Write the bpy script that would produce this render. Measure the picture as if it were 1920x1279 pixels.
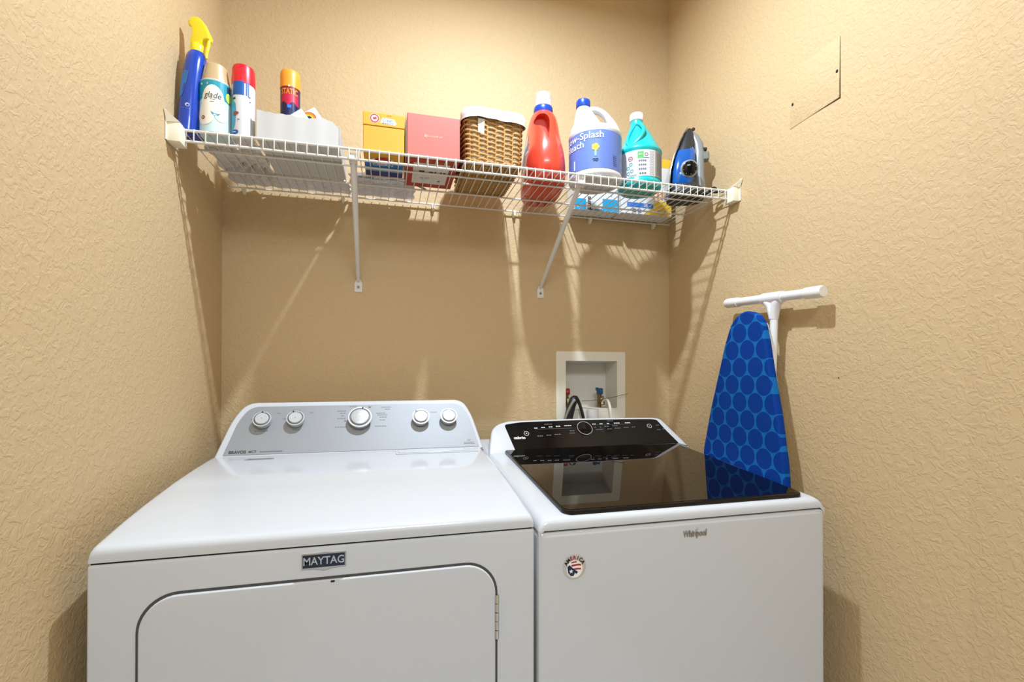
import bpy, bmesh, math, random
from mathutils import Vector, Matrix
random.seed(7)
PI = math.pi
SC = bpy.context.scene
for o in list(bpy.data.objects):
    bpy.data.objects.remove(o, do_unlink=True)
COL = SC.collection

# ------------------------------------------------------------------ camera
F_PX = 900.37; YAW, PITCH, ROLL = math.radians(14.522), math.radians(.364), math.radians(.05)
cam_d = bpy.data.cameras.new('camera'); cam = bpy.data.objects.new('camera', cam_d); COL.objects.link(cam)
SC.camera = cam
cam.location = (.5042, -1.6856, 1.1836)
cam.rotation_mode = 'QUATERNION'
_f = Vector((math.sin(YAW)*math.cos(PITCH), math.cos(YAW)*math.cos(PITCH), math.sin(PITCH)))
_r = Vector((math.cos(YAW), -math.sin(YAW), 0)); _u = _r.cross(_f)
_r2 = _r*math.cos(ROLL)+_u*math.sin(ROLL); _u2 = _u*math.cos(ROLL)-_r*math.sin(ROLL)
cam.rotation_quaternion = Matrix((_r2, _u2, -_f)).transposed().to_quaternion()
cam_d.sensor_width = 36; cam_d.lens = F_PX*36/1920
cam_d.shift_y = 54.29/1920; cam_d.clip_start = .05

# ------------------------------------------------------------------ world, lights, exposure
w = bpy.data.worlds.new('world'); SC.world = w; w.use_nodes = True
w.node_tree.nodes['Background'].inputs[0].default_value = (.78, .89, 1, 1)
w.node_tree.nodes['Background'].inputs[1].default_value = .20
def light(name, kind, loc, energy, color=(1, 1, 1), size=.1, rot=(0, 0, 0), size_y=None):
    d = bpy.data.lights.new(name, kind); d.energy = energy; d.color = color
    if kind == 'AREA':
        d.size = size
        if size_y: d.shape = 'RECTANGLE'; d.size_y = size_y
    else: d.shadow_soft_size = size
    o = bpy.data.objects.new(name, d); COL.objects.link(o); o.location = loc; o.rotation_euler = rot
    return o
LX, LY, LZ = .81, -.73, 2.58
light('recessed_ceiling_lamp', 'AREA', (LX, LY, LZ), 32, (.75, .865, 1), .046)
bpy.data.lights['recessed_ceiling_lamp'].shape = 'DISK'
light('hall_fill_light', 'AREA', (.6, -2.7, 2.70), 50, (.78, .89, 1), .7)  # added fill behind the camera, an assumed source to brighten the machine fronts
SC.view_settings.view_transform = 'Standard'; SC.view_settings.look = 'None'
SC.view_settings.gamma = 1; SC.view_settings.use_curve_mapping = False
SC.view_settings.exposure = -0.05

# ------------------------------------------------------------------ materials
def lin(h):
    h = h.lstrip('#'); c = [int(h[i:i+2], 16)/255 for i in (0, 2, 4)]
    return tuple(x/12.92 if x <= .04045 else ((x+.055)/1.055)**2.4 for x in c)+(1,)
_M = {}
def mat(name, hexc='#ffffff', rough=.5, metal=0, coat=0, trans=0, alpha=1, spec=.5, bump=None, ior=1.45):
    if name in _M: return _M[name]
    m = bpy.data.materials.new(name); m.use_nodes = True; _M[name] = m
    b = m.node_tree.nodes['Principled BSDF']
    b.inputs['Base Color'].default_value = lin(hexc); b.inputs['Roughness'].default_value = rough
    b.inputs['Metallic'].default_value = metal; b.inputs['Coat Weight'].default_value = coat
    b.inputs['Transmission Weight'].default_value = trans; b.inputs['Alpha'].default_value = alpha
    b.inputs['Specular IOR Level'].default_value = spec; b.inputs['IOR'].default_value = ior
    if bump:
        sc, st, dist = bump; nt = m.node_tree
        tc = nt.nodes.new('ShaderNodeTexCoord'); n = nt.nodes.new('ShaderNodeTexNoise'); n.inputs['Scale'].default_value = sc
        n.inputs['Detail'].default_value = 4
        bp = nt.nodes.new('ShaderNodeBump'); bp.inputs['Strength'].default_value = st; bp.inputs['Distance'].default_value = dist
        nt.links.new(tc.outputs['Object'], n.inputs['Vector']); nt.links.new(n.outputs['Fac'], bp.inputs['Height'])
        nt.links.new(bp.outputs['Normal'], b.inputs['Normal'])
    return m
def wall_mat():
    m = mat('painted_texture_wall', '#cbb188', .62, spec=.3); nt = m.node_tree; b = nt.nodes['Principled BSDF']; L = nt.links.new
    tc = nt.nodes.new('ShaderNodeTexCoord')
    n0 = nt.nodes.new('ShaderNodeTexNoise'); n0.inputs['Scale'].default_value = 38; n0.inputs['Detail'].default_value = 2
    mx = nt.nodes.new('ShaderNodeVectorMath'); mx.operation = 'MULTIPLY_ADD'
    mx.inputs[1].default_value = (.03, .03, .03)
    L(tc.outputs['Object'], n0.inputs['Vector']); L(n0.outputs['Color'], mx.inputs[0]); L(tc.outputs['Object'], mx.inputs[2])
    n1 = nt.nodes.new('ShaderNodeTexNoise'); n1.inputs['Scale'].default_value = 72; n1.inputs['Detail'].default_value = 3; n1.inputs['Roughness'].default_value = .5
    n1.inputs['Distortion'].default_value = .9
    L(mx.outputs[0], n1.inputs['Vector'])
    r = nt.nodes.new('ShaderNodeValToRGB'); r.color_ramp.elements[0].position = .44; r.color_ramp.elements[1].position = .60
    L(n1.outputs['Fac'], r.inputs['Fac'])
    n2 = nt.nodes.new('ShaderNodeTexNoise'); n2.inputs['Scale'].default_value = 260; n2.inputs['Detail'].default_value = 2
    L(tc.outputs['Object'], n2.inputs['Vector'])
    ad = nt.nodes.new('ShaderNodeMath'); ad.operation = 'MULTIPLY_ADD'; ad.inputs[1].default_value = .16
    L(n2.outputs['Fac'], ad.inputs[0]); L(r.outputs['Color'], ad.inputs[2])
    bp = nt.nodes.new('ShaderNodeBump'); bp.inputs['Strength'].default_value = .4; bp.inputs['Distance'].default_value = .0016
    L(ad.outputs[0], bp.inputs['Height']); L(bp.outputs['Normal'], b.inputs['Normal'])
    return m
def spot_mat(name, base, dot, px, py, r):
    """round dots on a staggered lattice in the object's own y/z plane"""
    m = mat(name, base, .85, spec=.15); nt = m.node_tree; L = nt.links.new; b = nt.nodes['Principled BSDF']
    tc = nt.nodes.new('ShaderNodeTexCoord'); sp = nt.nodes.new('ShaderNodeSeparateXYZ'); L(tc.outputs['Object'], sp.inputs[0])
    def M(op, a, bb=None, c=None):
        n = nt.nodes.new('ShaderNodeMath'); n.operation = op
        for i, x in enumerate((a, bb, c)):
            if x is None: continue
            if isinstance(x, (int, float)): n.inputs[i].default_value = x
            else: L(x, n.inputs[i])
        return n.outputs[0]
    def lat(oy, oz):
        y = M('ADD', sp.outputs['Y'], oy); z = M('ADD', sp.outputs['Z'], oz)
        dy = M('PINGPONG', y, px/2); dz = M('PINGPONG', z, py)
        return M('SQRT', M('ADD', M('POWER', dy, 2), M('POWER', dz, 2)))
    d = M('MINIMUM', lat(0, 0), lat(px/2, py))
    mk = M('LESS_THAN', d, r)
    mix = nt.nodes.new('ShaderNodeMix'); mix.data_type = 'RGBA'; L(mk, mix.inputs[0])
    mix.inputs[6].default_value = lin(base); mix.inputs[7].default_value = lin(dot)
    L(mix.outputs[2], b.inputs['Base Color'])
    return m
WALL = wall_mat()
ENAMEL = mat('white_enamel', '#cbcfd4', .16, coat=.3, spec=.5)
PLASTIC_W = mat('white_plastic', '#ecebe8', .32)
VINYL = mat('white_vinyl_wire', '#dcd9d2', .35)
CREAM = mat('cream_plastic', '#efe8d2', .4)
SILVER = mat('silver_fascia', '#96989b', .5, metal=.25)
CHROME = mat('chrome', '#d6d6d6', .14, metal=1)
KNOB = mat('knob_silver', '#c3c5c7', .38, metal=.25)
BLACK = mat('black_gloss', '#0a0a0c', .08, spec=.35)
BLACKP = mat('black_plastic', '#161616', .4)
DARK = mat('dark_gap', '#1a1712', .8)
GLASS = mat('tinted_glass', '#080706', .015, spec=.42, ior=1.5)
WPRINT = mat('white_print', '#d8dadd', .5)
GPRINT = mat('grey_print', '#6c6e73', .5)
DPRINT = mat('dark_print', '#3a3c40', .5)

# ------------------------------------------------------------------ mesh helpers
def tx(x=0, y=0, z=0): return Matrix.Translation((x, y, z))
def rot(a, ax): return Matrix.Rotation(a, 4, ax)
class MB:
    def __init__(s): s.v = []; s.f = []; s.mi = []; s.mats = []
    def slot(s, m):
        if m not in s.mats: s.mats.append(m)
        return s.mats.index(m)
    def add(s, vs, fs, m, X=None):
        b = len(s.v); k = s.slot(m)
        for p in vs:
            p = Vector(p)
            if X is not None: p = X(p) if callable(X) else X @ p
            s.v.append(p)
        for f in fs: s.f.append([b+i for i in f]); s.mi.append(k)
        return s
    def bm(s, bm, m, X=None):
        bm.verts.index_update()
        s.add([v.co.copy() for v in bm.verts], [[v.index for v in f.verts] for f in bm.faces], m, X); bm.free(); return s
    def box(s, lo, hi, m, bev=0, seg=2, X=None):
        bm = bmesh.new(); lo = Vector(lo); hi = Vector(hi)
        bmesh.ops.create_cube(bm, size=1, matrix=Matrix.Translation((lo+hi)/2) @ Matrix.Diagonal((*(hi-lo), 1)))
        if bev: bmesh.ops.bevel(bm, geom=bm.edges[:], offset=bev, segments=seg, affect='EDGES', profile=.6)
        return s.bm(bm, m, X)
    def prism(s, pts, ax, a, b, m, bev=0, seg=2, X=None):
        """outline pts (2D) extruded along axis ax from a to b; for x: pts=(y,z), y: (x,z), z: (x,y)"""
        bm = bmesh.new()
        def P(p, t): return {'x': (t, p[0], p[1]), 'y': (p[0], t, p[1]), 'z': (p[0], p[1], t)}[ax]
        A = [bm.verts.new(P(p, a)) for p in pts]; B = [bm.verts.new(P(p, b)) for p in pts]
        bm.faces.new(A); bm.faces.new(B[::-1]); n = len(pts); 
        for i in range(n): bm.faces.new((A[i], B[i], B[(i+1) % n], A[(i+1) % n]))
        bmesh.ops.recalc_face_normals(bm, faces=bm.faces[:])
        if bev:
            es = [e for e in bm.edges if any(len(f.verts) == n for f in e.link_faces)]
            bmesh.ops.bevel(bm, geom=es, offset=bev, segments=seg, affect='EDGES', profile=.6)
        return s.bm(bm, m, X)
    def tube(s, pts, r, m, n=10, X=None, cap=True):
        pts = [Vector(p) for p in pts]; R = r if isinstance(r, (list, tuple)) else [r]*len(pts)
        vs = []; fs = []; up = None
        for i, p in enumerate(pts):
            t = (pts[min(i+1, len(pts)-1)]-pts[max(i-1, 0)]).normalized()
            if up is None: up = t.orthogonal().normalized()
            up = (up-t*up.dot(t)).normalized(); sd = t.cross(up)
            for k in range(n):
                a = 2*PI*k/n; vs.append(p+(up*math.cos(a)+sd*math.sin(a))*R[i])
        for i in range(len(pts)-1):
            for k in range(n): fs.append((i*n+k, i*n+(k+1) % n, (i+1)*n+(k+1) % n, (i+1)*n+k))
        if cap: fs.append(list(range(n))[::-1]); fs.append([(len(pts)-1)*n+k for k in range(n)])
        return s.add(vs, fs, m, X)
    def loft(s, secs, m, n=40, X=None, cap=True):
        """secs: (z, rx, ry, cx, cy, exp). superellipse rings; m may be list of (zmax, mat)"""
        vs = []; fs = []
        for (z, rx, ry, cx, cy, e) in secs:
            for k in range(n):
                a = 2*PI*k/n; c, d = math.cos(a), math.sin(a)
                vs.append((cx+rx*math.copysign(abs(c)**(2/e), c), cy+ry*math.copysign(abs(d)**(2/e), d), z))
        for i in range(len(secs)-1):
            for k in range(n): fs.append((i*n+k, i*n+(k+1) % n, (i+1)*n+(k+1) % n, (i+1)*n+k))
        if cap: fs.append(list(range(n))[::-1]); fs.append([(len(secs)-1)*n+k for k in range(n)])
        return s.add(vs, fs, m, X)
    def lathe(s, prof, m, n=32, X=None, cap=True):
        return s.loft([(z, r, r, 0, 0, 2) for (r, z) in prof], m, n, X, cap)
    def sphere(s, c, r, m, X=None, sub=2):
        bm = bmesh.new(); bmesh.ops.create_icosphere(bm, subdivisions=sub, radius=1)
        rr = r if isinstance(r, (tuple, list)) else (r, r, r)
        for v in bm.verts: v.co = Vector((v.co.x*rr[0]+c[0], v.co.y*rr[1]+c[1], v.co.z*rr[2]+c[2]))
        return s.bm(bm, m, X)
    def text(s, body, size, m, X, depth=0, align='CENTER', shear=0, bold=0, sx=1):
        """glyph faces in the local x/y plane, facing +z, sent through X"""
        cu = bpy.data.curves.new('t', 'FONT'); cu.body = body; cu.size = size; cu.align_x = align; cu.align_y = 'CENTER'
        cu.extrude = depth; cu.shear = shear; cu.offset = bold; cu.resolution_u = 3
        o = bpy.data.objects.new('t', cu); COL.objects.link(o)
        dg = bpy.context.evaluated_depsgraph_get(); me = bpy.data.meshes.new_from_object(o.evaluated_get(dg))
        s.add([(v.co.x*sx, v.co.y, v.co.z) for v in me.vertices], [list(p.vertices) for p in me.polygons], m, X)
        bpy.data.objects.remove(o); bpy.data.curves.remove(cu); bpy.data.meshes.remove(me); return s
    def poly(s, pts, m, X, z=0): return s.add([(p[0], p[1], z) for p in pts], [list(range(len(pts)))], m, X)
    def rect(s, x0, y0, x1, y1, m, X, z=0, nx=1):
        vs = []; fs = []
        for i in range(nx+1):
            x = x0+(x1-x0)*i/nx; vs += [(x, y0, z), (x, y1, z)]
        for i in range(nx): fs.append((2*i, 2*i+2, 2*i+3, 2*i+1))
        return s.add(vs, fs, m, X)
    def disc(s, cx, cy, r, m, X, z=0, n=28, ry=None):
        ry = ry or r; return s.poly([(cx+r*math.cos(2*PI*k/n), cy+ry*math.sin(2*PI*k/n)) for k in range(n)], m, X, z)
    def build(s, name, parent=None, label=None, loc=(0, 0, 0), smooth=32, X=None):
        me = bpy.data.meshes.new(name)
        L = Vector(loc)
        me.from_pydata([tuple(v-L) for v in s.v], [], s.f)
        for m in s.mats: me.materials.append(m)
        me.polygons.foreach_set('material_index', s.mi); me.update()
        for p in me.polygons: p.use_smooth = True
        me.set_sharp_from_angle(angle=math.radians(smooth))
        o = bpy.data.objects.new(name, me); COL.objects.link(o)
        if parent is not None:
            o.parent = parent; L = L-Vector(parent.location) if parent.parent is None else L-world_loc(parent)
            o.location = L
        else: o.location = L
        if label: o['label'] = label
        return o
def world_loc(o):
    v = Vector(o.location)
    while o.parent: o = o.parent; v = v+Vector(o.location)
    return v
def tag(o, label, cat, group=None):
    o['label'] = label; o['category'] = cat
    if group: o['group'] = group
    return o
def thing(name, loc, label, cat, group=None):
    o = bpy.data.objects.new(name, None); COL.objects.link(o); o.location = loc; o.empty_display_size = .05
    return tag(o, label, cat, group)
def struct(o): o['kind'] = 'structure'; return o
def bez(p0, p1, p2, p3, n=12):
    out = []
    for i in range(n+1):
        t = i/n; out.append(tuple((1-t)**3*a+3*t*(1-t)**2*b+3*t*t*(1-t)*c+t**3*d for a, b, c, d in zip(p0, p1, p2, p3)))
    return out
def rrect(x0, y0, x1, y1, r, n=6):
    """rounded rectangle; r may be 4 radii (bl, br, tr, tl)"""
    R = r if isinstance(r, (tuple, list)) else (r,)*4; out = []
    for (cx, cy, a0, q) in ((x0, y0, PI, R[0]), (x1, y0, 1.5*PI, R[1]), (x1, y1, 0, R[2]), (x0, y1, .5*PI, R[3])):
        ccx = cx+(q if cx == x0 else -q); ccy = cy+(q if cy == y0 else -q)
        k = n if q > 0 else 0
        for i in range(k+1):
            a = a0+(PI/2)*(i/k if k else 0); out.append((ccx+q*math.cos(a), ccy+q*math.sin(a)))
    return out
def roundpoly(pts, rad, n=5):
    out = []; N = len(pts)
    for i, p in enumerate(pts):
        p = Vector(p); a = Vector(pts[i-1])-p; b = Vector(pts[(i+1) % N])-p
        r = rad[i] if isinstance(rad, (list, tuple)) else rad
        if r <= 0: out.append(tuple(p)); continue
        r = min(r, a.length*.48, b.length*.48)
        A = p+a.normalized()*r; B = p+b.normalized()*r
        for k in range(n+1):
            t = k/n; out.append(tuple((1-t)**2*A+2*t*(1-t)*p+t*t*B))
    return out
def frontX(x, y, z):     # local x/y plane -> wall-parallel plane facing -y
    return tx(x, y, z) @ rot(PI/2, 'X')
def cylX(cx, cy, r, z0, a0=0, off=.0004, ry=None):
    """wraps local (x, y) round a vertical can; a0 = heading of local x=0 (0 faces -y)"""
    ry = ry or r
    def f(p):
        a = a0+p.x/r
        return Vector((cx+(r+off+p.z)*math.sin(a), cy-(ry+off+p.z)*math.cos(a), z0+p.y))
    return f

# ================================================================== ROOM
W = 1.5833; H = 2.74; YF = -3.4
def grid_wall(name, quads):
    mb = MB()
    for q in quads: mb.add(q, [(0, 1, 2, 3)], WALL)
    return struct(mb.build(name))
# back wall with the hole for the recessed valve box
BX0, BX1, BZ0, BZ1 = 1.1464, 1.3557, 1.050, 1.2295
def bw(x0, x1, z0, z1): return [(x0, 0, z0), (x1, 0, z0), (x1, 0, z1), (x0, 0, z1)]
grid_wall('wall_back', [bw(0, BX0, 0, H), bw(BX1, W, 0, H), bw(BX0, BX1, 0, BZ0), bw(BX0, BX1, BZ1, H)])
grid_wall('wall_left', [[(0, YF, 0), (0, 0, 0), (0, 0, H), (0, YF, H)]])
# right wall with the hole of the cut access patch, bending a little beyond the alcove
PY0, PY1, PZ0, PZ1 = -.7475, -.596, 1.8615, 2.016
BEND = -1.012; WF = W-math.tan(math.radians(6))*(BEND-YF)
def rw(y0, y1, z0, z1): return [(W, y1, z0), (W, y0, z0), (W, y0, z1), (W, y1, z1)]
grid_wall('wall_right', [rw(PY1, 0, 0, H), rw(BEND, PY0, 0, H), rw(PY0, PY1, 0, PZ0), rw(PY0, PY1, PZ1, H),
                         [(W, BEND, 0), (WF, YF, 0), (WF, YF, H), (W, BEND, H)]])
struct(MB().add([(0, YF, H), (0, 0, H), (W, 0, H), (W, BEND, H), (WF, YF, H)], [(0, 1, 2, 3, 4)], mat('ceiling_paint', '#efe9dc', .9)).build('ceiling'))
struct(MB().add([(0, YF, 0), (WF, YF, 0), (W, BEND, 0), (W, 0, 0), (0, 0, 0)], [(0, 1, 2, 3, 4)], mat('grey_floor_tile', '#c6c7c8', .5, bump=(3, .1, .002))).build('floor'))

# ---- access patch cut in the right wall
t = thing('access_panel', (W, (PY0+PY1)/2, PZ0), 'square painted-over access panel cut into the right wall, dark crack along two edges', 'panel')
p = MB()
p.prism(roundpoly([(PY0+.0038, PZ0+.0045), (PY1+.001, PZ0-.002), (PY1+.0005, PZ1+.001), (PY0+.0012, PZ1)], 0), 'x', W-.0012, W+.008, WALL, .0008)
p.build('panel_board', t)
b = MB(); b.add([(W+.014, PY0-.006, PZ0-.006), (W+.014, PY1+.006, PZ0-.006), (W+.014, PY1+.006, PZ1+.006), (W+.014, PY0-.006, PZ1+.006)], [(0, 1, 2, 3)], DARK)
b.build('cut_opening', t)
for (y, z) in ((-.7385, 1.9335), (-.6035, 1.9235)):
    s = MB(); s.prism([(y+.0032*math.cos(a*PI/4)*(1+.3*(a % 2)), z+.0042*math.sin(a*PI/4)) for a in range(8)], 'x', W-.0016, W-.0008, DARK)
    s.build('screw_hole', t)
s = MB(); s.prism([(-.7395+.002*math.cos(a*PI/3), 1.2545-.33+.003*math.sin(a*PI/3)) for a in range(6)], 'x', W-.0012, W+.002, DARK)

# ---- recessed valve box
t = thing('washer_valve_box', ((BX0+BX1)/2, 0, BZ0), 'recessed white plastic washer valve box in the back wall', 'outlet box')
OX0, OX1, OZ0, OZ1 = 1.1085, 1.390, 1.012, 1.2645
BOXP = mat('valve_box_plastic', '#e6e0cf', .5)
fr = MB()
def ringprism(mb, outer, inner, ya, yb, m):
    n = len(outer); vs = [(p[0], ya, p[1]) for p in outer]+[(p[0], ya, p[1]) for p in inner]+[(p[0], yb, p[1]) for p in outer]+[(p[0], yb, p[1]) for p in inner]
    fs = []
    for i in range(n):
        j = (i+1) % n
        fs += [(i, j, n+j, n+i), (2*n+i, 2*n+n+i, 2*n+n+j, 2*n+j), (i, 2*n+i, 2*n+j, j), (n+i, n+j, 3*n+j, 3*n+i)]
    mb.add(vs, fs, m)
ringprism(fr, rrect(OX0, OZ0, OX1, OZ1, .006, 3), rrect(BX0, BZ0, BX1, BZ1, .003, 3), -.005, -.0002, BOXP)
fr.build('frame', t)
hs = MB(); D = .088
hs.add([(BX0, -.001, BZ0), (BX1, -.001, BZ0), (BX1, -.001, BZ1), (BX0, -.001, BZ1), (BX0+.004, D, BZ0), (BX1-.004, D, BZ0), (BX1-.004, D, BZ1-.006), (BX0+.004, D, BZ1-.006)],
       [(4, 5, 6, 7), (0, 4, 7, 3), (1, 2, 6, 5), (3, 7, 6, 2), (0, 1, 5, 4)], mat('recess_plastic', '#dcd9cf', .55))
hs.build('recess', t)
BRASS = mat('valve_brass', '#8b7a55', .35, metal=.9)
for (x, hc, nm) in ((1.168, '#a81a14', 'red'), (1.305, '#14557e', 'blue')):
    v = MB(); y = .045
    v.tube([(x, y, BZ0+.002), (x, y, BZ0+.05)], .0085, BRASS, 12)
    v.tube([(x, y, BZ0+.032), (x, y-.022, BZ0+.032)], .0075, BRASS, 12)
    v.tube([(x, y-.020, BZ0+.034), (x, y-.026, BZ0+.012)], .011, BRASS, 8)
    vo = v.build('valve', t)
    h = MB(); hm = mat('handle_'+nm, hc, .35)
    h.box((x-.011, y-.012, BZ0+.050), (x+.011, y+.006, BZ0+.075), hm, .004)
    h.box((x-.017, y-.012, BZ0+.066), (x-.007, y+.002, BZ0+.078), hm, .003)
    h.tube([(x, y-.014, BZ0+.063), (x, y-.010, BZ0+.063)], .004, mat('screw_steel', '#9aa0a6', .3, metal=1), 8)
    h.build('valve_handle', vo, nm+' plastic valve handle')
c = MB(); c.lathe([(.018, 0), (.0205, .004), (.0215, .044), (.0215, .048), (.0185, .048), (.0175, .01)], PLASTIC_W, 28, tx(1.2435, -.030, 1.0010))
c.prism([(1.2285, 1.003), (1.2585, 1.003), (1.2585, 1.040), (1.2285, 1.040)], 'y', -.020, -.0055, PLASTIC_W)
c.build('drain_cup', t)
h = tag(MB().tube(bez((1.132, -.030, .94), (1.152, -.030, 1.05), (1.168, -.024, 1.102), (1.184, -.018, 1.086), 12)+bez((1.184, -.018, 1.086), (1.194, -.020, 1.080), (1.202, -.030, 1.045), (1.218, -.034, .955), 10)[1:],
                  [.0160]*9+[.0150, .0135, .0115, .009, .008, .007, .0062]+[.0058]*7, mat('black_rubber', '#151618', .45), 14).build('drain_hose'),
        'thick black rubber hose looping out of the valve box behind the washer', 'hose')
h = tag(MB().tube(bez((1.166, -.046, 1.0860), (1.146, -.050, 1.070), (1.124, -.050, 1.02), (1.104, -.050, .955), 16), .0048, mat('grey_hose', '#8f8b7e', .4), 10).build('supply_hose'),
        'thin grey supply hose curving down at the left of the valve box', 'hose')
h = tag(MB().tube(bez((1.305, .024, 1.071), (1.318, -.012, 1.108), (1.319, -.03, 1.06), (1.318, -.035, .96), 14), .0056, mat('white_hose', '#e2ddd0', .35), 10).build('supply_hose'),
        'thin white supply hose hanging from the blue-handled valve', 'hose')
tag(MB().tube([(1.208, -.006, 1.079), (1.25, -.010, 1.080), (1.29, -.015, 1.085), (1.34, -.02, 1.094), (1.392, -.02, 1.1045)], .0010, mat('dark_wire', '#54452c', .5, metal=.6), 6).build('loose_wire'),
    'thin stiff wire sticking out sideways across the valve box', 'wire')
tag(MB().tube([(1.296, .018, 1.080), (1.289, .006, 1.076), (1.296, -.002, 1.084), (1.304, .004, 1.092), (1.300, .012, 1.096)], .0022, BRASS, 6).build('pipe_clamp'),
    'small bent metal clamp at the base of the blue-handled valve', 'clamp')

# ================================================================== SHELF
ZS = 1.7689; YL = -.3691; X0 = .0241; PITCHW = .0254; RW = .0015
DECK = ZS+.0017+RW          # top of the cross wires
t = thing('wire_shelf', (W/2, 0, ZS), 'long white vinyl-coated wire shelf above the two machines', 'shelf')
def prof_r(y): return
bigr = .0030
for (y, z, xa, xb, r) in ((YL, ZS, .010, W-.010, .0033), (YL, ZS-.0262, .010, W-.010, .0033), (-.2681, ZS-.0026, X0-.004, X0+60.4*PITCHW, .0028),
                          (-.1354, ZS-.0026, X0-.004, X0+60.8*PITCHW, .0028), (-.014, ZS-.0026, X0-.006, X0+61*PITCHW+.004, .0028)):
    MB().tube([(xa, y, z), (xb, y, z)], r, VINYL, 10).build('rail', t)
wm = MB()
zt = ZS+.0017
wm.tube([(0, -.010, zt), (0, YL+.004, zt), (0, YL-.001, zt+.0015), (0, YL-.0045, zt-.002), (0, YL-.0045, ZS-.026), (0, YL-.003, ZS-.0285)], RW, VINYL, 8)
first = wm.build('cross_wire', t); first.location = Vector(first.location)+Vector((X0, 0, 0))
for k in range(1, 62):
    c = first.copy(); COL.objects.link(c); c.parent = t; c.location = Vector(first.location)+Vector((k*PITCHW, 0, 0))
# end brackets
for side in (0, 1):
    sx = 1 if side == 0 else -1; xw = 0 if side == 0 else W
    lab = ('cream plastic shelf end bracket on the left wall', 'cream plastic shelf end bracket on the right wall')[side]
    e = thing('shelf_end_bracket', (xw, YL, ZS-.04), lab, 'bracket')
    def fx(p, sx=sx, xw=xw): return Vector((xw+sx*p.x, p.y, p.z))
    a = MB()
    wx = .030 if side == 0 else .026
    a.box((.0008, YL-.030, ZS-.041), (wx, YL+.012, ZS+.004), CREAM, .0025, 2, fx)
    a.build('socket', e)
    a = MB(); a.prism([(YL-.034, ZS-.040), (YL-.034, ZS+.010), (YL-.044, ZS+.026), (YL-.034, ZS+.029), (YL-.012, ZS+.014), (YL+.034, ZS+.004), (YL+.040, ZS-.012), (YL+.036, ZS-.038)], 'x', .0006, .0032, CREAM, .0008, 1, fx)
    a.add([(.003, YL-.043, ZS+.026), (.003, YL-.020, ZS+.021), (wx, YL-.012, ZS+.0045), (wx, YL-.030, ZS+.0045), (.003, YL-.034, ZS+.002), (.003, YL-.012, ZS+.002)], [(0, 3, 2, 1), (0, 4, 3), (1, 2, 5), (2, 3, 4, 5), (0, 1, 5, 4)], CREAM, fx)
    a.build('wall_flange', e)
    a = MB(); a.tube([(.0032, YL+.022, ZS-.006), (.0042, YL+.022, ZS-.006)], .0035, mat('screw_steel'), 10, fx); a.build('screw', e)
# wall clips under the rear rail
cp = MB()
cp.box((-.004, -.016, -.018), (.004, -.0005, .004), CREAM, .0015)
cp.tube([(0, -.016, -.010), (0, -.0195, -.010)], .0052, CREAM, 10)
cp.tube([(-.006, -.014, -.002), (.006, -.014, -.002)], .0055, CREAM, 10)
places = ('in the left corner', 'left of the left brace', 'right of the left brace', 'behind the red jug', 'under the white bleach jug', 'in the right corner')
clip0 = None
for i, x in enumerate((.0653, .3604, .6561, .9443, 1.241, 1.5075)):
    if clip0 is None: clip0 = cp.build('wall_clip'); o = clip0
    else: o = clip0.copy(); COL.objects.link(o)
    o.location = (x, 0, ZS-.0035)
    tag(o, 'small cream clip holding the rear shelf rail to the wall, '+places[i], 'clip', 'wall clips along the rear shelf rail')
# diagonal braces
for (xt, xf, zf, lab) in ((.4155, .4087, 1.4737, 'white diagonal shelf brace left of the orange box'), (1.0560, 1.0481, 1.4796, 'white diagonal shelf brace under the bleach jug')):
    b = thing('shelf_brace', (xf, 0, zf), lab, 'brace', 'diagonal braces under the wire shelf')
    STEELW = mat('painted_steel', '#dedcd6', .35)
    a = MB(); a.tube([(xt, YL+.006, ZS-.018), (xt*.7+xf*.3, -.26, ZS-.092), (xt*.4+xf*.6, -.14, zf+.115), (xf, -.028, zf+.036), (xf, -.009, zf+.019)], [.0085, .0086, .0076, .0062, .0050], STEELW, 12)
    a.build('strut', b)
    a = MB()
    for s_ in (-1, 1):
        a.prism([(YL-.003, ZS+.001), (YL+.018, ZS-.002), (YL+.026, ZS-.03), (YL+.012, ZS-.036), (YL-.004, ZS-.024)], 'x', xt+s_*.0095-.001, xt+s_*.0095+.001, STEELW)
    a.prism([(YL+.007, ZS-.006), (YL+.022, ZS-.024), (YL+.010, ZS-.034), (YL+.001, ZS-.020)], 'x', xt-.009, xt+.009, STEELW, .001, 1)
    a.build('hook_plate', b)
    a = MB(); a.prism(roundpoly([(xf-.0125, zf-.020), (xf+.0125, zf-.020), (xf+.0125, zf+.010), (xf+.006, zf+.024), (xf-.006, zf+.024), (xf-.0125, zf+.010)], .003, 3), 'y', -.0035, -.0003, STEELW, .0008, 1)
    a.build('foot_plate', b)
    a = MB(); a.tube([(xf, -.0035, zf-.003), (xf, -.0062, zf-.003)], .0045, mat('screw_dark_steel', '#7d8084', .35, metal=.9), 12); a.build('screw', b)

# ================================================================== DRYER
DX0, DX1, DY = .0461, .7831, -.7852
SEAM = .8814
t = thing('clothes_dryer', ((DX0+DX1)/2, -.42, 0), 'white front-loading dryer with silver control fascia and five round knobs', 'dryer')
a = MB(); a.box((DX0, DY, .025), (DX1, -.055, SEAM-.0025), ENAMEL, .006, 3); a.build('cabinet', t)
for (x, y) in ((DX0+.05, DY+.06), (DX1-.05, DY+.06), (DX0+.05, -.12), (DX1-.05, -.12)):
    a = MB(); a.lathe([(.022, 0), (.022, .012), (.012, .014), (.012, .03)], BLACKP, 16, tx(x, y, 0)); a.build('levelling_foot', t)
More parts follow.
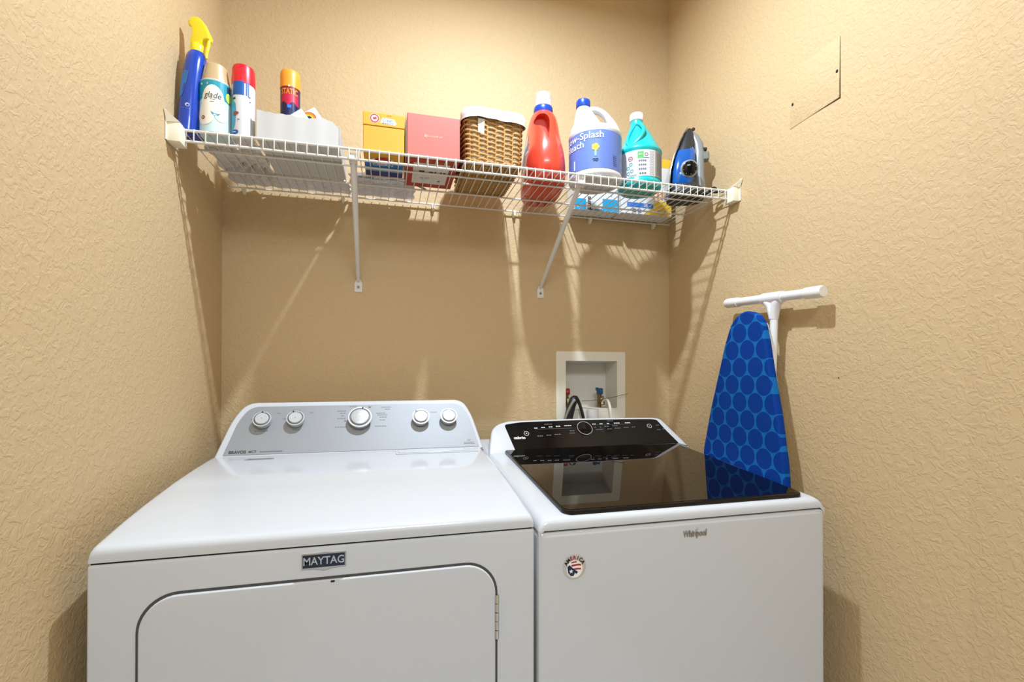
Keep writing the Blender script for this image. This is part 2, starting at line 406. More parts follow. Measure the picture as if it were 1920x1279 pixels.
# work top: profile in y/z with a bowed front edge
def sheet(prof, x0, x1, side, m, drop, nx=24):
    """work top: rows along y, columns along x; edges roll down over 'side' metres"""
    cols = []
    steps = 6
    for i in range(steps+1): a_ = i/steps*PI/2; cols.append((x0+side*(1-math.sin(a_)), side*(1-math.cos(a_))))
    cols = cols[::-1]
    cols = [(x0+side*(1-math.cos(i/steps*PI/2)), side*(1-math.sin(i/steps*PI/2))) for i in range(steps+1)]
    right = [(x1-(c-x0), d) for c, d in cols[::-1]]
    mid = [(x0+side+(x1-x0-2*side)*i/nx, 0) for i in range(1, nx)]
    C = cols+mid+right
    vs = []; n = len(C)
    for (y, z) in prof:
        for (x, d) in C: vs.append((x, y, z-d))
    fs = [(i*n+k, i*n+k+1, (i+1)*n+k+1, (i+1)*n+k) for i in range(len(prof)-1) for k in range(n-1)]
    # skirt down to the seam
    b0 = len(vs); ring = [i for i in range(n)]+[r*n+n-1 for r in range(1, len(prof))]+[(len(prof)-1)*n+k for k in range(n-2, -1, -1)]+[r*n for r in range(len(prof)-2, 0, -1)]
    for i in ring: vs.append((vs[i][0], vs[i][1], drop))
    N = len(ring)
    for i in range(N): j = (i+1) % N; fs.append((ring[i], b0+i, b0+j, ring[j]))
    return vs, fs
R = .012
prof = [(DY+.0015+R*(1-math.sin(q*PI/2)), SEAM+.0255-R*(1-math.cos(q*PI/2))) for q in (1, .8, .6, .4, .2, 0)]
prof = [(DY+.001, SEAM+.013), (DY+.002, SEAM+.018), (DY+.005, SEAM+.0225), (DY+.010, SEAM+.0255), (DY+.018, SEAM+.0275), (-.74, .9135), (-.69, .9215), (-.62, .9305), (-.55, .938), (-.50, .9425), (-.495, .9435), (-.44, .9475), (-.36, .9525), (-.28, .956), (-.2, .958), (-.06, .958)]
vs, fs = sheet(prof, DX0+.0015, DX1-.0015, .012, ENAMEL, SEAM+.0005)
a = MB().add(vs, fs, ENAMEL); a.build('work_top', t, smooth=50)
a = MB(); a.box((DX0+.004, DY+.004, SEAM-.004), (DX1-.004, -.06, SEAM+.002), DARK); a.build('seam_gap', t)
# console
CB = Vector((0, -.238, .9555)); VV = Vector((0, .58, .8146)); NN = Vector((0, -.8146, .58))
def conX(p, base=CB, V=VV, N=NN): return Vector((p.x, base.y+V.y*p.y+N.y*p.z, base.z+V.z*p.y+N.z*p.z))
HV = .176
out = roundpoly([(.052, -.006), (.790, -.006), (.764, .120), (.738, HV), (.108, HV-.002), (.078, .115)], [.002, .002, .03, .06, .06, .03], 7)
a = MB(); a.prism(out, 'z', -.085, 0, ENAMEL, .006, 3, conX)
con = a.build('console', t, smooth=40)
fas = roundpoly([(.074, .004), (.776, .004), (.752, .118), (.725, HV-.016), (.122, HV-.018), (.096, .112)], [.003, .003, .03, .025, .045, .03], 7)
a = MB(); a.prism(fas, 'z', -.001, .0014, SILVER, .0005, 1, conX)
def bars(mb, rows, m, X, z=.0017, h=.0011):
    for (x, y, wd) in rows:
        k = max(1, int(wd/.006)); 
        for i in range(k):
            xx = x-wd/2+wd*i/k; mb.rect(xx, y-h, xx+wd/k*.78, y+h, m, X, z)
a.text('BRAVOS', .0125, DPRINT, lambda p: conX(Vector((p.x+.1085, p.y+.0125, .0017))), bold=.0005, sx=.92)
a.text('MCT', .0095, DPRINT, lambda p: conX(Vector((p.x+.146, p.y+.0125, .0017))), bold=.0002)
a.rect(.164, .0105, .222, .0135, GPRINT, conX, .0017)
a.text('he', .012, GPRINT, lambda p: conX(Vector((p.x+.7455, p.y+.027, .0017))), shear=.2)
bars(a, [(.7455, .0185, .030), (.7475, .0145, .034)], GPRINT, conX)
KP = [(.161, .112, .0205), (.2485, .113, .0205), (.4255, .112, .0290), (.603, .109, .0222), (.688, .110, .0222)]
bars(a, [(.135, .115, .018), (.198, .134, .012), (.16, .077, .036), (.145, .138, .01), (.222, .115, .020), (.288, .134, .010), (.251, .078, .020),
         (.247, .142, .022), (.5, .149, .030), (.505, .142, .016), (.372, .138, .026), (.376, .130, .018), (.372, .112, .024), (.372, .083, .034), (.485, .083, .034),
         (.485, .128, .028), (.490, .122, .030), (.492, .114, .022), (.490, .104, .018), (.404, .153, .022), (.452, .152, .012), (.43, .074, .008), (.375, .121, .010),
         (.645, .128, .020), (.603, .078, .026), (.692, .079, .030)], GPRINT, conX)
bars(a, [(.384, .103, .008), (.452, .149, .008)], DPRINT, conX)
a.build('control_fascia', con, 'silver control fascia with small grey lettering')
for i, (x, v, r) in enumerate(KP):
    k = MB()
    X_ = lambda p, x=x, v=v: conX(Vector((p.x+x, p.y+v-.008, p.z)))
    k.lathe([(r*.94, .0012), (r*1.0, .004), (r*1.16, .018), (r*1.20, .0215), (r*1.17, .0235), (r*1.03, .0235)], KNOB, 40, X_, False)
    k.lathe([(r*1.03, .0235), (r*.99, .0215), (r*.90, .0215)], mat('knob_groove', '#77797c', .4, metal=.3), 40, X_, False)
    k.lathe([(r*.90, .0215), (r*.86, .0265), (r*.80, .0275), (.001, .0275)], KNOB, 40, X_, False)
    if i != 4:
        an = (1.62, 1.9, 1.35, 2.2)[i]
        d = Matrix.Rotation(an-PI/2, 4, 'Z')
        k.prism([(-.0013, r*.86), (.0013, r*.86), (.0022, r*1.16), (-.0022, r*1.16)], 'z', .023, .0242, BLACKP, 0, 1, lambda p, x=x, v=v, d=d: conX(Vector((*(d @ p).xy, p.z))+Vector((x, v-.008, 0))))
    ko = k.build('control_knob', con)
# lint screen cover, tag strip
def topz(y):
    for (ya, za), (yb, zb) in zip(prof, prof[1:]):
        if ya <= y <= yb: return za+(zb-za)*(y-ya)/(yb-ya)
    return .958
def topX(p): return Vector((p.x, p.y, topz(p.y)+p.z))
a = MB(); LM = ENAMEL
n = 10; pl = rrect(.527, -.305, .762, -.250, .006, 3)
for q in range(1): a.prism(pl, 'z', 0, .0022, LM, .0012, 2, topX)
a.prism(rrect(.534, -.296, .755, -.250, .004, 3), 'z', .0022, .0034, LM, .0008, 1, topX)
a.build('lint_screen_cover', t)
a = MB(); a.prism([(.143, -.300), (.214, -.297), (.209, -.285), (.150, -.287)], 'z', 0, .0012, mat('grey_tag', '#8e9195', .4), 0, 1, topX); 
a.rect(.150, -.295, .205, -.293, DPRINT, topX, .0016); a.build('rating_tag', t)
# front badge
a = MB(); bx0, bx1, bz0, bz1 = .3605, .434, .8425, .8685
NAVY = mat('navy_enamel', '#101c33', .25, coat=.5)
a.prism([(bx0, bz0), ((bx0+bx1)/2-.016, bz0-.0005), ((bx0+bx1)/2, bz0-.004), ((bx0+bx1)/2+.016, bz0-.0005), (bx1, bz0), (bx1, bz1), ((bx0+bx1)/2+.016, bz1), ((bx0+bx1)/2, bz1+.0012), ((bx0+bx1)/2-.016, bz1), (bx0, bz1)], 'y', DY-.0030, DY+.001, CHROME, .0008, 1)
a.prism([(bx0+.0022, bz0+.002), (bx1-.0022, bz0+.002), (bx1-.0022, bz1-.002), (bx0+.0022, bz1-.002)], 'y', DY-.0038, DY-.002, NAVY)
FX = frontX((bx0+bx1)/2, DY-.0042, (bz0+bz1)/2)
# capital letters with slab feet
a.text('MAYTAG', .0188, mat('badge_silver', '#c9d2da', .25, metal=.5), FX, depth=.0003, bold=.0002, sx=.90)
a.build('brand_badge', t, 'navy and silver badge lettered MAYTAG')
# door
dx0, dx1, dz0, dz1 = .118, .7045, .26, .8215
a = MB(); a.prism(rrect(dx0-.0045, dz0-.0045, dx1+.0045, dz1+.0045, .062, 10), 'y', DY-.0006, DY+.004, mat('door_gap', '#4a4a4a', .6)); a.build('door_gap', t)
a = MB(); a.prism(rrect(dx0, dz0, dx1, dz1, .058, 10), 'y', DY-.0052, DY+.003, ENAMEL, .004, 3)
a.prism(rrect(.4085, dz1-.0045, .4155, dz1-.0015, .001, 2), 'y', DY-.0056, DY-.0045, DARK)
dr = a.build('door', t)
for (z0, z1) in ((.678, .762), (.32, .404)):
    a = MB()
    for q in range(5):
        h0 = z0+(z1-z0)*q/5; a.tube([(.7068, DY-.0052, h0+.0005), (.7068, DY-.0052, h0+(z1-z0)/5-.0007)], .0040 if q % 2 == 0 else .0036, CHROME, 12)
    a.build('hinge', dr, 'chrome barrel hinge')

# ================================================================== WASHER
WX0, WX1, WY = .7905, 1.4893, -.7852; WS = .8714
t = thing('washing_machine', ((WX0+WX1)/2, -.42, 0), 'white top-loading washer with dark tinted glass lid and black control panel', 'washing machine')
a = MB(); a.box((WX0, WY, .03), (WX1, -.06, WS-.002), ENAMEL, .012, 4); a.build('cabinet', t)
for (x, y) in ((WX0+.05, WY+.06), (WX1-.05, WY+.06), (WX0+.05, -.12), (WX1-.05, -.12)):
    a = MB(); a.lathe([(.022, 0), (.022, .012), (.012, .014), (.012, .035)], BLACKP, 16, tx(x, y, 0)); a.build('levelling_foot', t)
a = MB(); a.box((WX0+.006, WY+.006, WS-.004), (WX1-.006, -.07, WS+.002), mat('seam_grey', '#5a5a58', .6)); a.build('seam_gap', t)
wprof = [(WY+.0005, .8745), (WY+.001, .884), (WY+.0035, .8895), (WY+.009, .893), (WY+.02, .8955), (-.70, .9005), (-.5, .9185), (-.268, .9375), (-.24, .943), (-.06, .955)]
vs, fs = sheet(wprof, WX0+.001, WX1-.001, .024, ENAMEL, WS+.0005)
a = MB().add(vs, fs, ENAMEL)
def wz(y):
    for (ya, za), (yb, zb) in zip(wprof, wprof[1:]):
        if ya <= y <= yb: return za+(zb-za)*(y-ya)/(yb-ya)
    return .955
wt = a.build('top_frame', t, smooth=50)
GX0, GX1, GY0, GY1 = .8505, 1.4475, -.770, -.262
def lidX(p):
    # follows the sloping top
    f = (p.y-GY0)/(GY1-GY0); return Vector((p.x, p.y, .8985+f*.0435+p.z))
a = MB(); a.prism(rrect(GX0, GY0, GX1, GY1, (.02, .02, .004, .004), 6), 'z', -.006, .0052, mat('lid_frame', '#101010', .25), .0025, 2, lidX)
a.prism(rrect(GX0+.004, GY0+.005, GX1-.004, GY1, (.017, .017, .002, .002), 6), 'z', .005, .0062, GLASS, .0004, 1, lidX)
a.build('glass_lid', t, 'dark tinted glass lid with black rim')
WB = Vector((0, -.262, .9435)); wn = math.hypot(.078, .086); WV = Vector((0, .078/wn, .086/wn)); WN = Vector((0, -.086/wn, .078/wn))
def wcX(p): return Vector((p.x, WB.y+WV.y*p.y+WN.y*p.z, WB.z+WV.z*p.y+WN.z*p.z))
def bow(x): return .006*(1-((x-1.15)/.32)**2)
top = [(x/1000, .1145+bow(x/1000)) for x in range(1400, 879, -40)]
out = roundpoly([(.800, -.012), (1.4885, -.012), (1.4790, .012), (1.4420, .085)]+[(1.428, .111)]+top+[(.845, .106), (.822, .085), (.806, .02)], [0, .004, .03, .03, .01]+[.01]*len(top)+[.02, .02, .02], 4)
a = MB(); a.prism(out, 'z', -.095, .0, ENAMEL, .007, 3, wcX); con = a.build('console', t, smooth=40)
top = [(x/1000, .1055+bow(x/1000)) for x in range(1395, 879, -40)]
pan = roundpoly([(.884, .004), (1.455, .006), (1.428, .060), (1.412, .103)]+top+[(.868, .101), (.866, .094)], [.003, .004, .02, .006]+[.01]*len(top)+[.004, .004], 3)
a = MB(); a.prism(pan, 'z', -.002, .0016, BLACK, .0008, 1, wcX)
PX = lambda dx, dy: (lambda p: wcX(Vector((p.x+dx, p.y+dy, .0020))))
def ring(mb, cx, cy, r, wdt, m, X, z, n=36):
    vs = []; 
    for k in range(n):
        c, s_ = math.cos(2*PI*k/n), math.sin(2*PI*k/n); vs += [(cx+r*c, cy+r*s_, z), (cx+(r-wdt)*c, cy+(r-wdt)*s_, z)]
    mb.add(vs, [(2*k, (2*k+2) % (2*n), (2*k+3) % (2*n), 2*k+1) for k in range(n)], m, X)
a.text('cabrio', .0135, WPRINT, PX(.906, .0475), bold=.0006, sx=1.1)
ring(a, .931, .0635, .0085, .0013, WPRINT, wcX, .002); a.text('o', .009, WPRINT, PX(.931, .0645), bold=.0003)
ring(a, 1.372, .078, .0085, .0013, WPRINT, wcX, .002); a.text('>', .009, WPRINT, PX(1.372, .078))
bars(a, [(.967, .083, .012), (.992, .0845, .014), (1.018, .086, .014), (1.044, .0875, .016), (1.078, .089, .026),
         (1.172, .0925, .014), (1.198, .093, .012), (1.224, .0935, .010), (1.256, .094, .022), (1.296, .094, .020)], WPRINT, wcX, .0021, .0016)
bars(a, [(1.012, .097, .028), (1.235, .104, .022)], GPRINT, wcX, .0021, .0012)
bars(a, [(.975, .052, .020), (1.005, .054, .018), (1.035, .056, .022), (1.086, .059, .020), (1.088, .068, .018), (1.184, .070, .024), (1.222, .071, .018), (1.252, .073, .022), (1.284, .075, .020), (1.312, .076, .014), (1.172, .080, .008), (1.192, .080, .006), (1.215, .082, .018), (1.245, .083, .020),
         (1.405, .080, .014), (1.402, .062, .014), (1.44-.018, .064, .010)], GPRINT, wcX, .0021, .0013)
a.rect(.963, .0785, 1.092, .0792, GPRINT, wcX, .0021); a.rect(1.165, .0885, 1.308, .0892, GPRINT, wcX, .0021)
a.build('control_panel', con, 'glossy black control panel with small white lettering')
k = MB(); k.lathe([(.0265, .0018), (.0265, .0030), (.0255, .0042), (.0235, .0042), (.0225, .0036), (.001, .0036)], BLACK, 40, lambda p: wcX(Vector((p.x+1.133, p.y+.076, p.z))))
vs = []
ring(k, 1.133, .076, .0262, .0014, KNOB, wcX, .0046)
k.build('dial', con, 'round black dial with silver ring')
# badge and sticker
a = MB(); FX = frontX(1.142, WY-.0012, .8405)
BS = mat('badge_chrome', '#a5a59f', .3, metal=.7)
a.text('Whirlpool', .0185, BS, FX, depth=.0009, shear=.12, bold=.0005, sx=.74)
a.tube([(1.134, WY-.0015, .8335), (1.140, WY-.002, .8405), (1.147, WY-.002, .849), (1.150, WY-.0015, .8525)], [.0006, .0011, .0011, .0007], BS, 8)
a.build('brand_badge', t, 'small chrome script badge lettered Whirlpool')
a = MB(); scx, scz = .8665, .7965; FX = frontX(scx, WY-.0006, scz)
SILV = mat('sticker_silver', '#c9c7c2', .3, metal=.3); RED = mat('flag_red', '#a3202a', .5); NV = mat('flag_navy', '#16244c', .5); WH = mat('flag_white', '#f2efec', .5)
FX = FX @ Matrix.Diagonal((1.15, 1.15, 1, 1)); a.lathe([(.0212, 0), (.0212, .0004), (.0205, .0006)], SILV, 40, FX)
a.disc(0, -.0035, .0150, WH, FX, .0008)
for (y0, h, m_) in ((.0085, .0022, RED), (.0035, .0030, RED), (-.0035, .0028, RED)):
    pts = [(x/1000, y0+.0025*math.sin((x+4)/9)-.0006*x/4-.00) for x in range(-6, 13, 2)]
    pts = [(x, y) for x, y in pts if x*x+(y+.0035)**2 < .0145**2]
    if len(pts) > 2: a.poly(pts+[(x, y-h) for x, y in pts[::-1]], m_, FX, .0010)
a.poly([(-.0135, .001), (-.0095, .004), (-.001, -.004), (.006, -.0085), (.004, -.0125), (.0005, -.0100), (-.002, -.0155), (-.0075, -.0150), (-.0120, -.0095)], NV, FX, .0011)
a.poly([(-.0065+.0042*(1 if k % 2 == 0 else .42)*math.sin(k*PI/5), -.007+.0042*(1 if k % 2 == 0 else .42)*math.cos(k*PI/5)) for k in range(10)], WH, FX, .0013)
for i, chh in enumerate('AMERICA'):
    an = math.radians(62-i*20.6); cx_, cy_ = .0172*-math.sin(an), .0172*math.cos(an)-.0012
    a.text(chh, .0085, DARK if i not in (2, 3) else RED, FX @ tx(cx_, cy_, .0012) @ rot(an, 'Z'), bold=.0003)
a.build('round_sticker', t, 'round silver flag sticker lettered AMERICA')

# ================================================================== THINGS ON THE SHELF
def wrapbox_text(a, txt, size, m, x, y, z, **k): a.text(txt, size, m, frontX(x, y, z), **k)
# ---- trigger spray bottle
BL = mat('spray_blue', '#0d3fae', .22, coat=.4); YEL = mat('trigger_yellow', '#f2de2a', .35)
t = thing('spray_bottle', (.028, -.332, DECK), 'blue cleaner spray bottle with yellow trigger head, leftmost item on the shelf', 'spray bottle')
LEAN = tx(.028, -.332, DECK) @ rot(math.radians(3.6), 'Y') @ rot(math.radians(-12), 'Z')
a = MB()
secs = [(0, .0225, .030, 0, 0, 2.6), (.004, .0245, .033, 0, 0, 2.6), (.06, .0245, .033, 0, 0, 2.5), (.11, .0235, .031, 0, 0, 2.4), (.15, .0235, .029, 0, 0, 2.3), (.175, .0228, .027, 0, 0, 2.2),
        (.192, .0215, .024, 0, 0, 2.1), (.203, .0190, .0200, 0, 0, 2), (.212, .0145, .0135, 0, 0, 2), (.222, .0125, .0125, 0, 0, 2)]
secs = [(z, rx, ry, .001+.0*z, 0, e) for z, rx, ry, cx, cy, e in secs]
a.loft(secs, BL, 44, LEAN)
def sprayX(p):
    z = p.y; i = 0
    for (z0, rx0, ry0, _, _, _), (z1, rx1, ry1, _, _, _) in zip(secs, secs[1:]):
        if z0 <= z <= z1: f = (z-z0)/(z1-z0); rx = rx0+(rx1-rx0)*f; ry = ry0+(ry1-ry0)*f; break
    an = p.x/.026+.25
    e = 2.45; c, d = math.sin(an), -math.cos(an)
    return LEAN @ Vector((rx*math.copysign(abs(c)**(2/e), c)*1.012, (ry*math.copysign(abs(d)**(2/e), d))*1.012-p.z-.0003, z))
LB = mat('label_light_blue', '#2a76cf', .3); WL = mat('label_white', '#d6d6d4', .45)
a.poly([(-.022, .135), (-.014, .150), (-.004, .146), (-.006, .120), (-.012, .085), (-.020, .080)], LB, sprayX)
a.disc(.0, .062, .0045, WL, sprayX, .0002); a.disc(.0005, .0615, .0028, BL, sprayX, .0004)
bars(a, [(.0, .053, .020)], LB, sprayX, .0003, .0007)
a.poly([(-.034, .200), (-.028, .205), (-.022, .200), (-.026, .188), (-.034, .190)], mat('label_red', '#c8283c', .4), sprayX)
a.build('bottle_body', t)
a = MB(); T = LEAN @ tx(.001, 0, 0)
a.lathe([(.0150, .208), (.0155, .211), (.0155, .226), (.0135, .230), (.011, .231)], YEL, 28, T)
# head: side outline in the local x/z plane, nozzle pointing left, trigger hanging right
hd = roundpoly([(-.013, .228), (.012, .228), (.017, .240), (.030, .243), (.031, .252), (.021, .270), (.012, .287), (.000, .296), (-.015, .296), (-.020, .288), (-.020, .276), (-.013, .268), (-.012, .250), (-.014, .238)], .004, 3)
a.prism(hd, 'y', -.0105, .0105, YEL, .004, 3, T)
a.tube([(-.018, 0, .284), (-.024, 0, .2835)], [.0072, .0066], YEL, 16, T)
a.build('trigger_head', t)
a = MB(); a.tube([(.026, -.0, .246), (.0265, -.001, .232), (.0245, -.002, .215), (.0235, -.002, .203), (.0255, -.003, .196)], [.0042, .0040, .0036, .0032, .0026], YEL, 10, T)
a.build('trigger', t)
# ---- air freshener refill
t = thing('air_freshener_can', (.0835, -.331, DECK), 'short aqua and white air freshener can with beige cap, beside the spray bottle', 'aerosol can')
cx, cy, r = .0835, -.331, .0350
AQ = mat('label_aqua', '#1793a6', .35); PALE = mat('label_pale', '#c6dfe2', .35); IV = mat('label_ivory', '#ece9dd', .4); TAN = mat('pearl_beige_cap', '#c9b188', .3, metal=.15)
a = MB(); a.lathe([(r-.003, 0), (r, .003), (r, .131)], PALE, 48, tx(cx, cy, DECK))
a.lathe([(r+.0003, .128), (r-.001, .134), (r-.004, .137)], mat('can_rim', '#d8d4c6', .3, metal=.4), 48, tx(cx, cy, DECK), False)
C = cylX(cx, cy, r, DECK)
def blob(cxx, cyy, rx, ry, m, z=0, n=30, C=None):
    q = max(1, int(rx/.003)); vs = [(cxx, cyy, z)]
    for g in range(1, q+1): vs += [(cxx+rx*g/q*math.cos(2*PI*k/n), cyy+ry*g/q*math.sin(2*PI*k/n), z) for k in range(n)]
    fs = [(1+k, 1+(k+1) % n, 0) for k in range(n)]
    for g in range(q-1): fs += [(1+g*n+k, 1+(g+1)*n+k, 1+(g+1)*n+(k+1) % n, 1+g*n+(k+1) % n) for k in range(n)]
    a.add(vs, fs, m, C)
for i in range(-12, 12):
    a.rect(i*.004, .092-.0012*abs(i+.5)*(1 if i < 0 else .6), (i+1)*.004, .130, AQ, C, .0002)
blob(.004, .080, .025, .038, IV, .0006, 40, C); blob(-.014, .045, .022, .026, IV, .0005, 30, C); blob(.022, .052, .016, .022, IV, .0005, 30, C)
a.rect(-.025, .118, -.006, .123, PALE, C, .0009)
a.text('glade', .0215, DPRINT, lambda p: C(Vector((p.x+.003, p.y+.092, .0011))), shear=.28, sx=.82)
bars(a, [(.004, .082, .012), (.004, .076, .010)], GPRINT, C, .0010, .0007)
blob(-.018, .037, .0060, .0062, mat('flower_petal', '#e8d7b4', .5), .0010, 20, C); blob(-.018, .037, .0045, .0046, mat('flower_brown', '#6e4f28', .6), .0012, 14, C); blob(-.018, .037, .0018, .0018, IV, .0014, 10, C)
a.poly([(.000, .053), (.008, .048), (.020, .050), (.016, .044), (.008, .042), (.002, .046)], AQ, C, .0010)
a.rect(.036, .100, .048, .126, mat('label_navy', '#14305e', .4), C, .0006, 3); blob(.040, .098, .008, .012, mat('label_lime', '#b9cf5a', .5), .0010, 20, C)
a.build('can_body', t)
a = MB(); a.lathe([(r-.003, .134), (r-.0035, .140), (r-.0065, .156), (r-.009, .170), (r-.0105, .178), (r-.014, .1815), (.001, .182)], TAN, 48, tx(cx, cy, DECK)); a.build('cap', t)
# ---- red-capped spray can
cx, cy, r = .1462, -.330, .0265
t = thing('aerosol_can', (cx, cy, DECK), 'white and blue spray can with a bright red cap, left of the white carton', 'aerosol can')
a = MB(); a.lathe([(r-.003, 0), (r, .003), (r, .138), (r-.002, .142), (r-.004, .143)], mat('can_white', '#cdcdd0', .3), 48, tx(cx, cy, DECK)); C = cylX(cx, cy, r, DECK)
BB = mat('label_blue', '#0f57a8', .35)
for i in range(-5, 2): a.rect(i*.004, .108, (i+1)*.004, .142, BB, C, .0002)
for i in range(3, 5): a.rect(i*.004, .108-(i-3)*.002, (i+1)*.004-.001, .142, BB, C, .0002)
a.rect(-.028, .006, -.0225, .112, mat('label_cyan', '#2f9cc4', .4), C, .0002, 3)
a.add([(x, z, .0004) for x, z in ((-.0225, .100), (-.012, .085), (-.010, .060), (-.014, .030), (-.0225, .012))], [(0, 1, 2, 3, 4)], mat('label_cyan'), C)
blob(-.011, .061, .0075, .0042, mat('insect_brown', '#8c4a30', .6), .0008, 16, C); blob(-.014, .059, .004, .0055, mat('insect_brown'), .0008, 10, C)
blob(-.0045, .045, .0035, .0012, mat('insect_grey', '#5c5a6a', .6), .0008, 10, C); a.rect(-.020, .096, -.012, .101, DPRINT, C, .0006)
blob(-.013, .014, .009, .0055, BB, .0008, 20, C); bars(a, [(-.013, .014, .010)], WPRINT, C, .0011, .0009)
bars(a, [(.021, .106, .006), (.022, .095, .004)], DPRINT, C, .0005, .001)
a.build('can_body', t)
a = MB(); a.lathe([(r+.0004, .139), (r+.0004, .150), (r-.0006, .180), (r-.0025, .187), (r-.006, .1895), (.001, .190)], mat('cap_red', '#dd1c2b', .35), 48, tx(cx, cy, DECK)); a.build('cap', t)
# ---- white carton, open top
CARD = mat('white_card', '#c4c3c1', .7, bump=(40, .15, .001))
t = thing('open_carton', (.288, -.25, DECK), 'open white cardboard carton lying between the red-capped can and the left brace', 'box')
cx0, cx1, cy0, cy1, ch = .183, .379, -.357, -.142, .068
a = MB(); th = .0022
a.box((cx0, cy0, DECK+.0004), (cx1, cy1, DECK+.003), CARD, .0005, 1)
N = 26; wob = [(.0012*math.sin(i*1.9)+.0010*math.sin(i*.7+1)) for i in range(N+1)]
def frontpanel(y, hfun, m):
    xs = [cx0+(cx1-cx0)*i/N for i in range(N+1)]; vs = []
    for i, x in enumerate(xs):
        zz = DECK+hfun(i/N)+wob[i]; yo = .0008*math.sin(i*.9)
        vs += [(x, y+yo, DECK+.001), (x, y+yo*.4, zz), (x, y+th+yo*.4, zz), (x, y+th+yo, DECK+.001)]
    fs = []
    for i in range(N):
        b = 4*i; fs += [(b, b+4, b+5, b+1), (b+1, b+5, b+6, b+2), (b+3, b+2, b+6, b+7)]
    fs += [(0, 1, 2, 3), (4*N+3, 4*N+2, 4*N+1, 4*N)]
    a.add(vs, fs, m)
frontpanel(cy0, lambda f: ch+.006-.008*f+(.006*math.sin(PI*min(1, max(0, (f-.68)/.25))))-.016*max(0, (f-.93)/.07), CARD)
frontpanel(cy1-th, lambda f: ch, CARD)
a.box((cx0, cy0, DECK+.001), (cx0+th, cy1, DECK+ch), CARD); a.box((cx1-th, cy0, DECK+.001), (cx1, cy1, DECK+ch-.010), CARD)
a.build('carton_body', t)
a = MB(); a.prism([(cy0+.002, DECK+.001), (cy0-.001, DECK+.058), (cy0+.002, DECK+.060), (cy0+.10, DECK+.052), (cy1, DECK+.050), (cy1, DECK+.001)], 'x', cx1+.0006, cx1+.002, CARD); a.build('side_flap', t)
# things standing in the carton
cx, cy, r = .2385, -.232, .0255; B0 = DECK+.004
t = thing('aerosol_can', (cx, cy, B0), 'red and navy laundry spray can with orange cap, standing in the open carton', 'aerosol can')
a = MB(); a.lathe([(r-.003, 0), (r, .003), (r, .197), (r-.002, .2)], mat('can_navy', '#17204f', .3), 48, tx(cx, cy, B0)); C = cylX(cx, cy, r, B0, .12)
MAG = mat('label_crimson', '#c3163f', .4); ORG = mat('label_orange', '#f08a2c', .4)
for i in range(-6, 6): a.rect(i*.004, .150+.004*math.sin(i), (i+1)*.004, .178, MAG, C, .0002)
for i in range(-6, 6): a.rect(i*.004, .178, (i+1)*.004, .1975, mat('label_dark_red', '#7d1a2a', .4), C, .0002)
a.text('STATIC', .0215, ORG, lambda p: C(Vector((p.x-.001, p.y+.182, .0006))), bold=.0007, sx=.62)
a.rect(-.004, .1955, .001, .200, WL, C, .0006); a.rect(-.006, .137, .004, .146, LB, C, .0006)
a.build('can_body', t)
a = MB(); a.lathe([(r+.0008, .197), (r+.0008, .225), (r+.0002, .240), (r-.002, .2455), (r-.006, .247), (.001, .2475)], mat('cap_orange', '#f59d2f', .4), 48, tx(cx, cy, B0)); a.build('cap', t)
t = thing('detergent_pouch', (.302, -.25, B0), 'white pouch with an orange and blue round emblem poking out of the open carton', 'pouch')
a = MB(); P = tx(.306, -.268, B0+.088) @ rot(math.radians(-8), 'Z') @ rot(math.radians(-32), 'Y') @ rot(math.radians(-10), 'X')
a.box((-.030, -.011, -.036), (.030, .011, .046), WL, .007, 3, P)
Q = P @ tx(0, -.0115, 0) @ rot(PI/2, 'X')
a.disc(-.004, .018, .0225, RED, Q, .0002); a.disc(-.004, .018, .0205, ORG, Q, .0004); a.disc(-.004, .018, .015, mat('label_yellow', '#f2c230', .4), Q, .0006); a.disc(-.002, .018, .0095, mat('label_navy', '#14305e', .4), Q, .0008, 8)
a.build('pouch_body', t)
a = MB(); P = tx(.266, -.290, B0+.086) @ rot(math.radians(52), 'Y')
a.box((-.022, -.002, -.030), (.012, .002, .030), IV, .0015, 2, P); a.box((.0125, -.0022, -.028), (.0225, .0022, .026), mat('label_crimson'), .0015, 2, P)
tag(a.build('detergent_sachet'), 'small red and white folded sachet poking out of the open carton beside the navy can', 'sachet')
